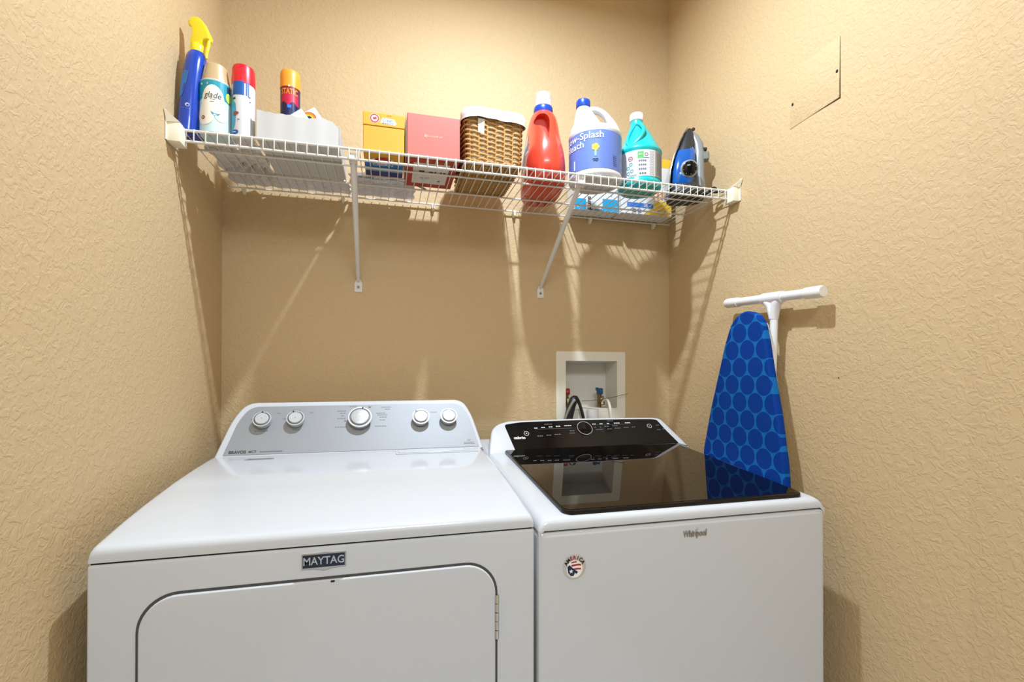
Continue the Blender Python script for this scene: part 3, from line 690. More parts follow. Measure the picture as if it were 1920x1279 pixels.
# ---- crumpled bags (rear of the deck)
def crumple(name, x0, x1, y0, y1, h, m, seed, amp, nx=34, ny=22, label=None, cat=None):
    rnd = random.Random(seed); vs = []; fs = []
    ph = [(rnd.uniform(30, 120), rnd.uniform(30, 120), rnd.uniform(0, 6)) for _ in range(7)]
    def nz(x, y): return sum(math.sin(fx*x+fy*y+p) for fx, fy, p in ph)/3
    for side in (1, 0):
        for j in range(ny+1):
            for i in range(nx+1):
                u, v = i/nx, j/ny; e = min(1, min(u, 1-u)*5)*min(1, min(v, 1-v)*5)
                x = x0+(x1-x0)*u+amp*.5*math.sin(v*17+seed); y = y0+(y1-y0)*v+amp*.5*math.sin(u*19+seed)
                d = abs(nz(x, y))*amp+rnd.uniform(-1, 1)*amp*.10
                z = DECK+.0006+(h*e**.6*(.75+.25*math.sin(u*9+seed))+d if side else abs(nz(y*1.3, x))*amp*1.1*e)
                vs.append((x, y, max(z, DECK+.0004)))
    n = (nx+1)*(ny+1)
    for s_ in (0, 1):
        for j in range(ny):
            for i in range(nx):
                q = s_*n+j*(nx+1)+i; f = (q, q+1, q+nx+2, q+nx+1); fs.append(f if s_ == 0 else f[::-1])
    ed = [i for i in range(nx+1)]+[(j)*(nx+1)+nx for j in range(1, ny+1)]+[ny*(nx+1)+i for i in range(nx-1, -1, -1)]+[j*(nx+1) for j in range(ny-1, 0, -1)]
    for q in range(len(ed)): a_, b_ = ed[q], ed[(q+1) % len(ed)]; fs.append((a_, n+a_, n+b_, b_))
    o = MB().add(vs, fs, m).build(name, smooth=25)
    return tag(o, label, cat)
def film(name, hexc, alpha): 
    m = mat(name, hexc, .22, spec=.6, bump=(55, .9, .006)); m.node_tree.nodes['Principled BSDF'].inputs['Alpha'].default_value = alpha; return m
crumple('plastic_bag', .042, .176, -.285, -.025, .050, film('white_film', '#dcd8d4', 1), 3, .012, label='crumpled whitish plastic bag lying behind the cans at the left end of the shelf', cat='bag')
z_ = crumple('zip_bag', .392, .588, -.190, -.022, .018, film('clear_film', '#dfdde4', .97), 5, .006, label='clear zip bag of folded liners on the shelf behind the orange box', cat='bag')
a = MB(); a.tube([(.418, -.176, DECK+.004), (.47, -.168, DECK+.007), (.53, -.178, DECK+.005), (.58, -.158, DECK+.005), (.622, -.120, DECK+.003)], [.004, .006, .005, .005, .003], film('green_strip_film', '#6f9c8c', .85), 8)
a.build('zip_strip', z_, 'green zip strip')
crumple('zip_bag', .172, .388, -.132, -.022, .020, film('clear_film', '#dfdde4', .97), 8, .006, label='clear crumpled zip bag behind the open white carton', cat='bag')
# ---- orange box
OR = mat('box_amber', '#dc9c22', .42); ORD = mat('box_amber_side', '#e5a022', .45); BLU = mat('box_blue', '#0f74b8', .45); NVY = mat('box_navy', '#14306f', .45)
bx0, bx1, by0, by1, bh = .4400, .5465, -.361, -.200, .1050
t = thing('cardboard_box', (.49, -.28, DECK), 'amber yellow cardboard box with small round red emblem, right of the left brace', 'box')
a = MB(); a.box((bx0, by0, DECK+.0003), (bx1, by1, DECK+bh-.036), OR, .0012, 1)
a.box((bx0-.0006, by0-.0010, DECK+bh-.036+.0008), (bx1+.0006, by1+.0006, DECK+bh), OR, .0012, 1)
a.box((bx0+.001, by0+.001, DECK+bh-.040), (bx1-.001, by1-.001, DECK+bh-.030), mat('box_seam', '#7c5a1a', .8))
FX = frontX(.486, by0-.0013, DECK+bh-.020)
a.disc(-.017, .004, .0125, WL, FX, 0); ring(a, -.017, .004, .0115, .0030, mat('emblem_red', '#b03038', .5), FX, .0002)
a.poly([(-.022, .004), (-.019, .0005), (-.012, .002), (-.011, .005), (-.014, .0095), (-.016, .006), (-.019, .008)], mat('emblem_red'), FX, .0003); 
a.poly([(.000, -.001), (.004, .008), (.034, .006), (.036, .000), (.040, -.005), (.036, -.010), (-.004, -.006)], mat('label_pale_grey', '#dfe4ea', .5), FX, 0)
a.text('Clean', .0125, LB, FX @ tx(.017, .0015, .0003), sx=.95); bars(a, [(.018, -.006, .03)], LB, FX, .0003, .0008); bars(a, [(.022, .0145, .012)], GPRINT, FX, .0003, .0006)
# printed underside
UX = lambda p: Vector((p.x, p.y, DECK-.0001-p.z))
a.rect(bx0+.001, by0+.052, bx1-.001, by0+.108, BLU, UX, .0002); a.rect(bx0+.001, by0+.108, bx1-.001, by1-.001, NVY, UX, .0002)
a.rect(bx0+.001, by0+.108, bx1-.001, by0+.124, mat('box_pale_blue', '#7fa9c4', .5), UX, .0003)
a.add([(.49+.030*math.cos(2*PI*k/24), by0+.052+.022*math.sin(2*PI*k/24), .0004) for k in range(24)], [list(range(24))], WL, UX)
a.add([(.49+.022*math.cos(2*PI*k/24), by0+.045+.015*math.sin(2*PI*k/24), .0005) for k in range(24)], [list(range(24))], mat('emblem_red'), UX)
a.text('CLEAN', .018, WL, lambda p: UX(Vector((p.x+.49, -p.y+by0+.078, .0006))), bold=.0004)
a.build('box_body', t)
# ---- coral shoe box
COR = mat('box_coral', '#c8665a', .5); COR_SHADE = mat('box_coral_shaded', '#a83a2c', .55); LABW = mat('paper_label', '#d9d3cb', .6)
bx0, bx1, by0, by1, bh = .5535, .6975, -.359, -.148, .1185
t = thing('cardboard_box', (.625, -.25, DECK), 'coral red cardboard box with small cream lettering and underside painted darker as shade', 'box')
a = MB(); a.box((bx0, by0, DECK+.0003), (bx1, by1, DECK+bh), COR, .0014, 1)
UX = lambda p: Vector((p.x, p.y, DECK-.0001-p.z))
a.rect(bx0+.001, by0+.001, bx1-.001, by1-.001, COR_SHADE, UX, .0001)  # underside in shade: darker coral put into the colour
a.rect(bx0+.020, by0+.035, bx1-.022, by1-.030, LABW, UX, .0003)
for (x_, y_, w_, h_) in ((.60, .050, .018, .012), (.632, .048, .020, .015), (.662, .050, .012, .006), (.60, .085, .018, .016), (.63, .088, .022, .020), (.66, .087, .016, .010), (.61, .135, .03, .003), (.655, .150, .010, .010), (.61, .145, .022, .002)):
    a.rect(x_-w_/2, by0+y_, x_+w_/2, by0+y_+h_, DPRINT if w_ > .015 else GPRINT, UX, .0005)
FX = frontX(.6245, by0-.0004, DECK+.060)
CRM = mat('script_cream', '#f0c3a4', .5)
pts = [(-.022, .004), (-.0235, -.003), (-.020, -.0045), (-.0195, .0045), (-.0165, .003), (-.0165, -.003), (-.0135, .0015), (-.0125, -.003), (-.010, .0015), (-.009, -.0025), (-.0065, .0015), (-.005, -.0025), (-.002, .0015), (-.001, -.0025), (.002, .001), (.003, -.0025), (.006, .001), (.008, -.002), (.0105, .0045), (.0115, -.003), (.0145, .001), (.016, -.0025), (.019, .0015), (.0205, -.002), (.0225, .003)]
a.tube([(x, y, 0) for x, y in pts], .00075, CRM, 5, FX @ Matrix.Diagonal((1, 1, .3, 1)))
a.build('box_body', t)
a = MB(); a.prism([(by0+.002, DECK+.002), (by0-.001, DECK+bh+.003), (by1, DECK+bh), (by1, DECK+.002)], 'x', bx0-.0035, bx0-.0015, mat('box_tan_flap', '#c9a886', .7)); a.build('side_flap', t)
# ---- wicker basket with liner
WK = mat('wicker', '#b88c50', .6, bump=(220, .35, .0015)); CLOTH = mat('white_cotton', '#d0cecb', .9, bump=(300, .2, .0006))
t = thing('wicker_basket', (.797, -.235, DECK), 'woven wicker basket with white cloth liner, right of the coral box', 'basket')
def basket():
    nb = 32; nr = 20; sub = 9
    x0, x1, y0, y1 = .7180, .8760, -.356, -.110
    per = []
    def base(u):  # u in 0..1 round a rounded rectangle
        R_ = .022; wx, wy = (x1-x0)-2*R_, (y1-y0)-2*R_; arc = PI*R_/2; tot = 2*(wx+wy)+4*arc; d = u*tot
        for (L_, f) in ((wx, lambda s: (x0+R_+s, y0, 0, -1)), (arc, lambda s: (x1-R_+R_*math.sin(s/R_), y0+R_-R_*math.cos(s/R_), math.sin(s/R_), -math.cos(s/R_))),
                        (wy, lambda s: (x1, y0+R_+s, 1, 0)), (arc, lambda s: (x1-R_+R_*math.cos(s/R_), y1-R_+R_*math.sin(s/R_), math.cos(s/R_), math.sin(s/R_))),
                        (wx, lambda s: (x1-R_-s, y1, 0, 1)), (arc, lambda s: (x0+R_-R_*math.sin(s/R_), y1-R_+R_*math.cos(s/R_), -math.sin(s/R_), math.cos(s/R_))),
                        (wy, lambda s: (x0, y1-R_-s, -1, 0)), (arc, lambda s: (x0+R_-R_*math.cos(s/R_), y0+R_-R_*math.sin(s/R_), -math.cos(s/R_), -math.sin(s/R_)))):
            if d <= L_: return f(d)
            d -= L_
        return f(L_)
    a = MB(); hz = .142
    cx_, cy_ = (x0+x1)/2, (y0+y1)/2
    for j in range(nr):     # weavers: each row one band of rods going in and out of the stakes
        z = .008+(hz-.014)*j/(nr-1); pts = []; n = nb*sub
        for i in range(n):
            u = i/n; x, y, nx_, ny_ = base(u); g = 1+.045*(z/hz)
            x = cx_+(x-cx_)*g; y = cy_+(y-cy_)*g
            o_ = .0034*math.cos(PI*nb*u+PI*(j % 2))
            zz = DECK+z+.0016*math.cos(2*PI*nb*u/2+PI*(j % 2)+1.2)*.8
            pts.append((x+nx_*o_, y+ny_*o_, zz))
        vs = []; fs = []; k = 6; N_ = len(pts)
        for i in range(N_):
            p = Vector(pts[i]); q = Vector(pts[(i+1) % N_]); tt = (q-p).normalized(); out = tt.cross(Vector((0, 0, 1))).normalized()
            for c in range(k): an = 2*PI*c/k; vs.append(p+out*math.cos(an)*.0022+Vector((0, 0, 1))*math.sin(an)*.0031)
        for i in range(N_):
            for c in range(k): fs.append((i*k+c, i*k+(c+1) % k, ((i+1) % N_)*k+(c+1) % k, ((i+1) % N_)*k+c))
        a.add(vs, fs, WK)
    for i in range(nb):     # stakes
        x, y, nx_, ny_ = base((i+.5)/nb)
        for g0, g1 in (((0, 1.045)),): a.tube([(x, y, DECK+.002), (cx_+(x-cx_)*1.045, cy_+(y-cy_)*1.045, DECK+hz)], .0022, WK, 6)
    # dense rim and foot braids
    for (z, rr, g) in ((hz-.001, .0050, 1.045), (.0055, .0050, 1.0)):
        for s_ in (0, 1):
            n = 170; pts = []
            for i in range(n):
                x, y, nx_, ny_ = base(i/n); x = cx_+(x-cx_)*g; y = cy_+(y-cy_)*g; an = 2*PI*i/n*24+PI*s_
                pts.append((x+nx_*(.0030*math.cos(an)), y+ny_*(.0030*math.cos(an)), DECK+z+.0024*math.sin(an)))
            pts.append(pts[0]); a.tube(pts, .0026, WK, 6, cap=False)
    # floor of the basket: woven too
    for q in range(12):
        x = x0+.012+(x1-x0-.024)*q/11; pts = [(x, y0+.008+(y1-y0-.016)*i/30, DECK+.0045+.0018*math.cos(PI*i/1.5+PI*q)) for i in range(31)]; a.tube(pts, .0028, WK, 6)
    for q in range(20):
        y = y0+.010+(y1-y0-.020)*q/19; a.tube([(x0+.006, y, DECK+.0050), (x1-.006, y, DECK+.0050)], .0030, WK, 6)
    a.build('basket_body', t, smooth=60)
    # liner: folded over the rim
    a = MB(); n = 120; rows = [(-.004, hz-.030, 0), (-.0045, hz+.006, .3), (-.001, hz+.0125, .6), (.0065, hz+.0130, .8), (.0105, hz+.006, 1), (.0100, hz-.008, 1), (.0108, hz-.0185, 1.2)]
    rows = [(-.0075, .010, 0), (-.0070, .06, .2)]+rows
    vs = []
    for ri, (o_, z, am) in enumerate(rows):
        for i in range(n):
            x, y, nx_, ny_ = base(i/n); x = cx_+(x-cx_)*1.045; y = cy_+(y-cy_)*1.045
            wv = am*(.0016*math.sin(i*.9)+.0012*math.sin(i*.37+1)); dz = am*.0022*math.sin(i*.23+.7)
            vs.append((x+nx_*(o_+wv), y+ny_*(o_+wv), DECK+z+dz))
    fs = [(r_*n+i, r_*n+(i+1) % n, (r_+1)*n+(i+1) % n, (r_+1)*n+i) for r_ in range(len(rows)-1) for i in range(n)]
    fs.append(list(range(n))[::-1]); a.add(vs, fs, CLOTH); a.build('cloth_liner', t, smooth=60)
    a = MB(); yy = y0-.0120
    a.add([(.7470, yy, DECK+.124), (.7660, yy, DECK+.123), (.7650, yy+.004, DECK+.083), (.7480, yy+.004, DECK+.086), (.7470, yy+.0006, DECK+.124), (.7660, yy+.0006, DECK+.123), (.7650, yy+.0046, DECK+.083), (.7480, yy+.0046, DECK+.086)],
          [(0, 3, 2, 1), (4, 5, 6, 7), (0, 1, 5, 4), (1, 2, 6, 5), (2, 3, 7, 6), (3, 0, 4, 7)], CLOTH); a.build('cloth_tag', t)
basket()
# ---- red detergent jug
RJ = mat('jug_red', '#d6402c', .26, coat=.35); CL = mat('clear_cap', '#ccd1d4', .12, alpha=.20)
BLC = mat('cap_blue', '#123f9f', .3)
jx, jy = .992, -.192; JR = tx(jx, jy, DECK) @ rot(math.radians(-9), 'Z')
t = thing('detergent_jug', (jx, jy, DECK), 'red orange laundry detergent jug with handle and clear measuring cap', 'jug')
a = MB(); e = 2.8
# profile: wide at the base, narrowing to the neck which sits towards the viewer
S = [(0, .060, .132, 0, 0, e), (.005, .0655, .138, 0, 0, e), (.05, .0665, .140, 0, 0, e), (.085, .0640, .138, 0, 0, 2.7), (.115, .0600, .130, 0, .002, 2.6), (.145, .0550, .118, 0, .004, 2.5), (.18, .0520, .102, 0, .004, 2.4), (.205, .0480, .084, 0, -.004, 2.3), (.225, .0430, .060, 0, -.014, 2.2), (.238, .0370, .041, 0, -.022, 2), (.247, .0290, .0290, 0, -.024, 2)]
a.loft(S, RJ, 72, JR)
# the grip opening is cut out of the near end
body = a.build('jug_body', t, smooth=60)
cut = MB(); tear = roundpoly([(-.036, .192), (-.020, .222), (.006, .222), (.016, .196), (.014, .150), (.009, .118), (-.004, .152)], [.012, .014, .012, .02, .01, .004, .03], 6)
JC = JR @ rot(math.radians(-4), 'Z')
cut.prism(tear, 'y', -.25, -.052, RJ, .0, 1, JC)
co = cut.build('cutter')
md = body.modifiers.new('b', 'BOOLEAN'); md.object = co; md.operation = 'DIFFERENCE'; md.solver = 'EXACT'
bpy.context.view_layer.update()
nm = bpy.data.meshes.new_from_object(body.evaluated_get(bpy.context.evaluated_depsgraph_get()))
body.modifiers.clear(); body.data = nm; nm.name = 'jug_body'; nm.set_sharp_from_angle(angle=math.radians(50))
bpy.data.objects.remove(co)
a = MB()
NK = JR @ tx(0, -.024, 0)
a.lathe([(.0265, .244), (.0300, .246), (.0312, .250), (.0305, .262), (.0285, .266), (.018, .268)], BLC, 40, NK); a.build('pouring_collar', t, 'blue collar under the clear cap')
a = MB(); a.lathe([(.0285, .262), (.0302, .264), (.0295, .304), (.0284, .307), (.0015, .3075)], CL, 40, NK, False)
a.lathe([(.0272, .264), (.0272, .302), (.0015, .3045)], CL, 40, NK, False); a.build('measuring_cap', t, 'clear measuring cap')
a = MB()   # label on the left flank
lab = mat('jug_label_blue', '#1e4f8e', .35)
def flank(p):
    z = p.y; 
    for (z0, rx0, ry0, cx0_, cy0_, _), (z1, rx1, ry1, cx1_, cy1_, _) in zip(S, S[1:]):
        if z0 <= z <= z1: f = (z-z0)/(z1-z0); rx = rx0+(rx1-rx0)*f; ry = ry0+(ry1-ry0)*f; cyy = cy0_+(cy1_-cy0_)*f; break
    s_ = max(-.98, min(.98, (p.x-cyy)/ry)); c_ = (1-abs(s_)**2.5)**(1/2.5)
    return JR @ Vector((-(rx*c_+.0008+p.z), p.x, z))
def patch(x0, x1, z0, z1, m, X, off=0, nx=8, nz=8, skew=0):
    vs = [(x0+(x1-x0)*i/nx+skew*(j/nz), z0+(z1-z0)*j/nz, off) for j in range(nz+1) for i in range(nx+1)]
    a.add(vs, [(j*(nx+1)+i, j*(nx+1)+i+1, (j+1)*(nx+1)+i+1, (j+1)*(nx+1)+i) for j in range(nz) for i in range(nx)], m, X)
patch(-.086, .04, .062, .100, lab, flank, 0, 8, 6); patch(-.070, .05, .100, .130, lab, flank, 0, 8, 6); patch(-.048, .05, .130, .165, mat('jug_label_pale', '#cfd8c8', .4), flank, 0, 6, 6)
patch(-.080, -.05, .095, .103, WL, flank, .0006, 4, 2)
a.build('side_label', t)
# ---- white bleach jug
HD = mat('jug_white', '#cfcfd2', .35); LBL = mat('label_periwinkle', '#5f78bd', .4)
jx, jy, r = 1.1340, -.293, .0825
t = thing('bleach_jug', (jx, jy, DECK), 'white bleach jug with blue cap and periwinkle blue wraparound label', 'jug'); t.scale = (1, 1, .95)
T = tx(jx, jy, DECK)
a = MB(); S = [(0, r-.010, r-.010, 0, 0, 2), (.003, r-.004, r-.004, 0, 0, 2), (.010, r, r, 0, 0, 2), (.018, r, r, 0, 0, 2), (.021, r-.0012, r-.0012, 0, 0, 2), (.148, r-.0012, r-.0012, 0, 0, 2), (.151, r, r, 0, 0, 2), (.160, r-.0005, r-.0005, 0, 0, 2),
     (.170, r-.006, r-.009, -.001, 0, 2), (.179, .069, .058, -.009, 0, 2), (.186, .054, .046, -.020, 0, 2), (.196, .0440, .040, -.026, 0, 2), (.210, .0375, .036, -.030, 0, 2), (.224, .0310, .031, -.034, 0, 2), (.236, .0255, .026, -.037, 0, 2), (.246, .0215, .0215, -.039, 0, 2), (.256, .019, .019, -.040, 0, 2)]
a.loft(S, HD, 60, T)
a.tube(bez((-.034, -.004, .236), (.000, -.006, .262), (.052, -.008, .240), (.066, -.012, .160), 16), [.011]*3+[.0112]*8+[.0120, .0135, .015, .016, .017, .017], HD, 18, T)
a.build('jug_body', t, smooth=60)
a = MB(); C = cylX(jx, jy, r-.0012, DECK, 0, .0006)
patch(-.150, .150, .024, .1450, LBL, C, 0, 60, 1)
for x0_ in range(0, 26): pass
TX_ = lambda dx, dy, z=.0012: (lambda p: C(Vector((p.x+dx, p.y+dy, z))))
a.text('Low-Splash', .0300, WPRINT, TX_(-.0760, .1285), bold=.0003)
a.text('Bleach', .0300, WPRINT, TX_(-.1060, .1030), bold=.0003)
for k in range(5): blob(-.0330+.0060*math.cos(k*1.2566), .0900+.0060*math.sin(k*1.2566), .0056, .0056, mat('label_yellow'), .0010, 14, C)
blob(-.0330, .0900, .003, .003, mat('label_gold', '#c9b23a', .5), .0014, 10, C)
a.rect(-.0360, .062, -.0300, .080, mat('label_greenish', '#7fb3c4', .5), C, .0009)
a.tube([(-.041, .052, .001), (-.037, .0545, .001), (-.033, .0515, .001), (-.029, .0535, .001), (-.025, .0515, .001)], .0012, NVY, 6, C); a.tube([(-.039, .047, .001), (-.035, .0490, .001), (-.031, .0460, .001), (-.026, .048, .001)], .0010, NVY, 6, C)
bars(a, [(.0300, .066, .016), (.0300, .060, .016), (.0300, .054, .016), (.0300, .048, .014), (.0310, .042, .016), (.0310, .036, .014)], NVY, C, .001, .0010)
a.rect(-.1050, .030, -.1000, .060, WPRINT, C, .001)
a.build('wraparound_label', t, 'periwinkle label lettered Low-Splash Bleach')
a = MB(); a.lathe([(.0215, .250), (.0222, .252), (.0222, .270), (.0205, .274), (.001, .2745)], BLC, 36, T @ tx(-.040, 0, 0)); a.build('cap', t, 'blue screw cap')
# ---- teal cleaner jug
TL = mat('jug_teal', '#0fb0b2', .28, coat=.3); jx, jy, r = 1.2985, -.276, .0705
t = thing('cleaner_jug', (jx, jy, DECK), 'teal cleaner jug with white cap and pale grey label, left of the iron', 'jug'); t.scale = (1, 1, .935)
T = tx(jx, jy, DECK) @ rot(math.radians(-30), 'Z'); a = MB()
S = [(0, r-.015, r-.015, 0, 0, 2), (.004, r-.007, r-.005, 0, 0, 2), (.012, r, r, 0, 0, 2), (.022, r, r, 0, 0, 2), (.025, r-.002, r-.002, 0, 0, 2), (.122, r-.002, r-.002, 0, 0, 2), (.126, r+.0005, r+.0005, 0, 0, 2), (.134, r-.0005, r-.0005, 0, 0, 2), (.145, r-.008, r-.009, 0, 0, 2),
     (.175, .0500, .046, -.001, 0, 2), (.205, .0365, .031, -.003, 0, 2), (.230, .0245, .0200, -.006, 0, 2), (.242, .0195, .0195, -.009, 0, 2), (.252, .0185, .0185, -.009, 0, 2)]
a.loft(S, TL, 56, T)
a.tube(bez((-.008, -.018, .232), (.026, -.038, .218), (.020, -.062, .160), (-.030, -.050, .140), 14), [.0062]*6+[.0062]*6+[.0065, .007, .006], TL, 14, T)
a.tube(bez((-.010, -.018, .232), (-.028, -.028, .205), (-.050, -.040, .160), (-.028, -.050, .140), 12), .0055, TL, 12, T)
a.build('jug_body', t, smooth=60)
a = MB(); C = cylX(jx, jy, r-.002, DECK, -.27, .0006); LG = mat('label_grey_white', '#cfd0d2', .45)
patch(-.085, .100, .030, .1185, LG, C, 0, 40, 1); patch(.036, .100, .030, .1185, mat('label_warm_grey', '#8f8a85', .5), C, .0004, 16, 1)
a.rect(-.022, .090, -.004, .112, mat('label_green', '#4fa84f', .5), C, .0008); ring(a, .0045, .102, .0055, .0014, DPRINT, C, .0008); a.rect(-.003, .090, .012, .0915, DPRINT, C, .0008)
a.text('A+', .010, WPRINT, lambda p: C(Vector((p.x-.013, p.y+.102, .0012))))
a.rect(-.0225, .044, .008, .087, WL, C, .0006); bars(a, [(-.007, .083, .024), (-.007, .080, .024), (-.007, .069, .024), (-.007, .066, .024), (-.007, .055, .024), (-.007, .052, .024), (-.006, .040, .022), (-.006, .037, .022)], GPRINT, C, .001, .0011)
bars(a, [(.023, .030+.0055*q, .014+.004*(q % 2)) for q in range(1, 16)], GPRINT, C, .001, .0006); bars(a, [(.055, .034+.0048*q, .026) for q in range(1, 17)], mat('label_grey_line', '#6f6a66', .5), C, .001, .0008)
ring(a, -.0440, .092, .0075, .0016, RED, C, .001); a.rect(-.049, .0912, -.039, .0928, RED, C, .0011)
for (x_, y_) in ((-.043, .073), (-.052, .062), (-.040, .050), (-.052, .044)): ring(a, x_, y_, .0055, .0016, mat('label_teal_print', '#1f8e94', .5), C, .001)
bars(a, [(-.036, .036, .030), (-.034, .033, .020)], GPRINT, C, .001, .0006)
a.build('printed_label', t)
a = MB(); a.lathe([(.0195, .248), (.0215, .250), (.0220, .254), (.0215, .270), (.0195, .2745), (.001, .2755)], mat('cap_white', '#eceeea', .35), 36, T @ tx(-.009, 0, 0)); a.build('cap', t, 'white screw cap')
# ---- boxes at the back
CY = mat('box_cyan', '#1f9fd0', .45); WB_ = mat('box_white', '#e4e4e6', .5)
bx0, bx1, by0, by1, bh = 1.150, 1.3220, -.080, -.014, .150
t = thing('cardboard_box', (1.236, -.05, DECK), 'blue and white carton standing behind the bleach jug at the rear', 'box')
a = MB(); a.box((bx0, by0, DECK+.0003), (bx1, by1, DECK+bh), WB_, .0012, 1); FX = frontX(0, by0-.0003, DECK)
a.rect(bx0+.002, .001, bx0+.045, .040, CY, FX, .0002); a.rect(bx1-.062, .001, bx1-.001, .046, CY, FX, .0002); a.rect(bx0+.06, .001, bx1-.062, .006, CY, FX, .0002)
a.text('pure', .026, DPRINT, FX @ tx(bx0+.056, .026, .0005) @ rot(PI/2, 'Z'), bold=.0005); a.text('o', .012, DPRINT, FX @ tx(bx1-.028, .060, .0005))
a.text('c', .02, WL, FX @ tx(bx1-.008, .018, .0005)); a.text('L', .014, WL, FX @ tx(bx0+.014, .012, .0005))
a.build('box_body', t)
bx0, bx1, by0, by1, bh = 1.333, 1.540, -.086, -.014, .2150
t = thing('cardboard_box', (1.436, -.05, DECK), 'tall yellow and white carton behind the teal jug and the iron', 'box')
YB = mat('box_yellow', '#efc63a', .45)
a = MB(); a.box((bx0, by0, DECK+.0003), (bx1, by1, DECK+bh), WB_, .0012, 1); FX = frontX(0, by0-.0003, DECK)
a.rect(bx0+.001, bh-.032, bx1-.001, bh-.001, YB, FX, .0002); a.rect(bx1-.075, .001, bx1-.001, .055, YB, FX, .0002)
a.poly([(bx1-.120, .001), (bx1-.075, .001), (bx1-.075, .030)], YB, FX, .0002)
a.rect(bx0+.022, .025, bx0+.1300, .042, LB, FX, .0004); a.text('50', .016, WL, FX @ tx(bx0+.098, .034, .0006), bold=.0004); bars(a, [(bx0+.118, .031, .010)], WL, FX, .0006, .0015)
a.rect(bx0+.044, .006, bx0+.058, .019, DPRINT, FX, .0004); a.rect(bx0+.066, .006, bx0+.080, .018, LB, FX, .0004)
for x_ in (bx0+.152, bx0+.174): ring(a, x_, .014, .0060, .0022, mat('label_violet', '#5b5b9c', .5), FX, .0006)
for x_ in (bx1-.080, bx1-.062, bx1-.044): a.rect(x_, .060, x_+.008, .088, ORG, FX, .0005)
a.rect(bx1-.028, .060, bx1-.010, .090, LB, FX, .0005)
a.build('box_body', t)
# ---- steam iron standing on its heel
t = thing('steam_iron', (1.45, -.265, DECK), 'blue and black steam iron standing on its heel at the right end of the shelf', 'iron')
GRY = mat('iron_grey', '#8f9498', .3, metal=.2); CHAR = mat('iron_charcoal', '#2c2d30', .4); IB = mat('iron_blue', '#0d56a6', .15, coat=.6); SOLE = mat('soleplate', '#b9bcc0', .22, metal=.9)
iy = -.268; IX = tx(1.4840, -.264, DECK) @ rot(math.radians(-24), 'Z')
# body cross-sections along z: half-width in y, x extents
def ironloft(mb, rows, m, n=28, e=3.2):
    mb.loft([(z, (xb-xa)/2, hw, (xa+xb)/2, 0, e) for (z, xa, xb, hw) in rows], m, n, IX)
a = MB()
ironloft(a, [(.020, -.068, -.062, .052), (.030, -.070, -.0635, .057), (.080, -.065, -.0585, .056), (.130, -.053, -.0465, .048), (.180, -.034, -.0275, .035), (.215, -.017, -.011, .020), (.238, -.003, .002, .008), (.246, .0025, .0045, .002)], SOLE, 32, 4)
a.build('soleplate', t)
a = MB()
ironloft(a, [(.0, -.064, .054, .066), (.008, -.066, .056, .068), (.018, -.0640, .052, .064), (.034, -.0625, .034, .055), (.080, -.0575, .012, .053), (.130, -.0455, .012, .045), (.165, -.033, .018, .036), (.195, -.020, .022, .026), (.220, -.008, .020, .015), (.238, .003, .012, .006)], CHAR)
a.build('body', t)
a = MB()   # blue water tank bulge towards the viewer
a.loft([(.030, .026, .008, -.022, -.044, 2.6), (.040, .033, .013, -.022, -.045, 2.6), (.080, .034, .017, -.019, -.042, 2.6), (.120, .032, .017, -.014, -.034, 2.6), (.150, .028, .015, -.009, -.026, 2.6), (.166, .020, .011, -.005, -.021, 2.4), (.172, .010, .006, -.003, -.019, 2)], IB, 36, IX)
a.build('water_tank', t, 'glossy blue water tank')
a = MB(); DX = IX @ tx(-.004, -.0600, .079) @ rot(PI/2+.16, 'X')
a.lathe([(.0280, -.006), (.0280, .0015), (.0235, .0035)], GRY, 36, DX); a.lathe([(.0225, 0), (.0225, .0085), (.020, .0100), (.001, .0100)], BLACK, 32, DX)
for k in range(8): a.tube([(.0195*math.cos(k*PI/4+.2), .0195*math.sin(k*PI/4+.2), .008), (.0195*math.cos(k*PI/4+.2), .0195*math.sin(k*PI/4+.2), .0105)], .0012, GRY, 6, DX)
a.build('dial', t, 'black temperature dial with grey ring')
a = MB()   # handle running up the right side
hp = [(.040, -.004, .020), (.0385, -.006, .040), (.036, -.006, .070), (.0355, -.006, .110), (.037, -.004, .150), (.034, 0, .180), (.024, 0, .205), (.012, 0, .224)]
a.tube(hp, [.0200, .0195, .0185, .0185, .0190, .0185, .0155, .009], GRY, 20, IX)
a.build('handle', t, 'grey handle')
a = MB(); a.box((.046, -.018, .124), (.069, .010, .152), mat('button_grey', '#777d74', .4), .006, 3, IX); a.box((.036, -.017, .156), (.062, .012, .166), CHAR, .004, 2, IX); a.build('steam_button', t)
a = MB(); a.lathe([(.0055, 0), (.0055, .006), (.004, .008)], CHAR, 14, IX @ tx(.018, 0, .234) @ rot(.9, 'Y')); a.build('spray_nozzle', t)
a = MB(); cd = bez((1.505, -.262, DECK+.012), (1.535, -.300, DECK+.010), (1.552, -.345, DECK+.005), (1.538, -.335, DECK+.018), 14)+bez((1.538, -.335, DECK+.018), (1.520, -.300, DECK+.022), (1.562, -.295, DECK+.014), (1.565, -.345, DECK+.006), 10)[1:]
a.tube(cd, .0042, BLACKP, 10); a.build('power_cord', t, 'black power cord')

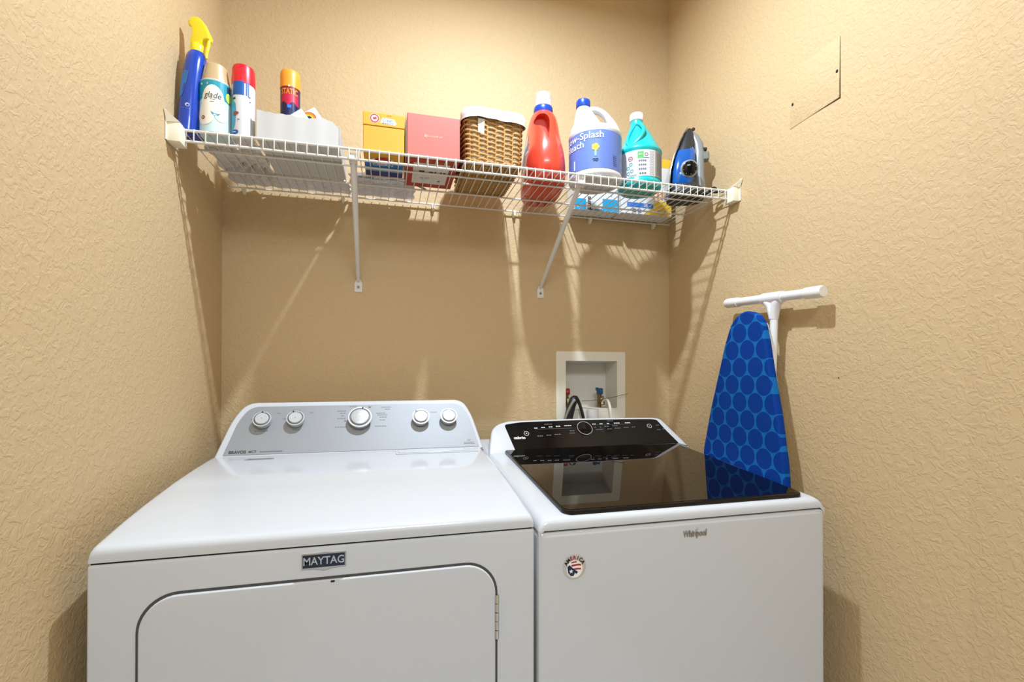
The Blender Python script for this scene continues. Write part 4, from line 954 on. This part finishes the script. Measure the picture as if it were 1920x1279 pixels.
# ================================================================== IRONING BOARD
t = thing('ironing_board', (W-.06, -.49, 0), 'folded ironing board with blue spotted cover leaning against the right wall', 'ironing board')
SPOT = spot_mat('spotted_blue_cover', '#1565a8', '#07388a', .062, .0500, .0282)
import bisect
zz = [.010, .05, .2, .5, .75, .92, 1.06, 1.14, 1.21, 1.27, 1.30, 1.325, 1.342, 1.354, 1.3605]
def edges(z):
    tab = [(.0, .05, .05), (.02, .13, .13), (.10, .178, .178), (.5, .178, .178), (.75, .174, .174), (.935, .164, .164), (1.07, .136, .134), (1.2145, .0965, .0940), (1.28, .0795, .0780), (1.3255, .0600, .0620), (1.345, .0430, .0450), (1.356, .0240, .0260), (1.3615, .0040, .0040)]
    for q in range(len(tab)-1):
        if tab[q][0] <= z <= tab[q+1][0]:
            f = (z-tab[q][0])/(tab[q+1][0]-tab[q][0]); return [tab[q][k]+(tab[q+1][k]-tab[q][k])*f for k in (1, 2)]
    return tab[-1][1:]
def cyb(z): return -.4930-.0265*max(0, (z-.94))/.42
zs = [i/40*1.30 for i in range(41)]+[1.315, 1.3255, 1.335, 1.345, 1.352, 1.357, 1.3605, 1.3615]
zs = sorted(set([max(.012, z) for z in zs]))
pts = [(cyb(z)+edges(z)[0], z) for z in zs]+[(cyb(z)-edges(z)[1], z) for z in reversed(zs)]
a = MB(); a.prism(pts, 'x', W-.086, W-.062, SPOT, .007, 3)
bo = a.build("padded_cover", t, smooth=50)
pts2 = [(cyb(z)+edges(z)[0]*.93, z*.995) for z in zs]+[(cyb(z)-edges(z)[1]*.93, z*.995) for z in reversed(zs)]
a = MB(); a.prism(pts2, 'x', W-.0622, W-.056, PLASTIC_W, .002, 2); a.build('board_deck', t)
WT = mat('white_tube', '#e9e9ea', .3)
a = MB(); xL = W-.037
a.tube([(xL, -.5720, 1.385), (xL, -.574, 1.33), (xL, -.568, 1.2), (xL, -.540, .7), (xL, -.50, .12)], .0105, WT, 14)
a.tube([(xL, -.6010, 1.3930), (xL, -.581, 1.375), (xL, -.573, 1.335)], [.012, .0135, .012], WT, 14); a.tube([(xL, -.5410, 1.3950), (xL, -.563, 1.375), (xL, -.573, 1.335)], [.012, .0135, .012], WT, 14)
a.tube([(xL, -.430, 1.4020), (xL, -.69, 1.3885)], .0125, WT, 16)
a.tube([(xL, -.606, 1.3925), (xL, -.536, 1.3960)], .0160, WT, 16)
a.build('folding_leg', t)
for (y0_, y1_, z0_, z1_) in ((-.4350, -.3820, 1.4017, 1.4045), (-.680, -.7310, 1.3890, 1.3866)):
    a = MB(); a.tube([(xL, y0_, z0_), (xL, y0_*.1+y1_*.9, z0_*.1+z1_*.9), (xL, y1_, z1_)], [.0148, .0150, .0130], PLASTIC_W, 20); a.build('foot_cap', t)
a = MB(); xl2 = W-.020
a.tube([(xl2, -.43, 1.05), (xl2, -.47, .6), (xl2, -.54, .2)], .009, WT, 12); a.tube([(xl2, -.40, .2), (xl2, -.66, .19)], .010, WT, 12); a.build('folding_leg', t)

# lens-side details on the wall
tag(MB().tube([(W-.0007, -.7390, 1.1720), (W-.0002, -.7392, 1.1722)], .0022, DARK, 8).build('nail_hole'), 'tiny dark nail hole in the right wall beside the ironing board', 'hole')
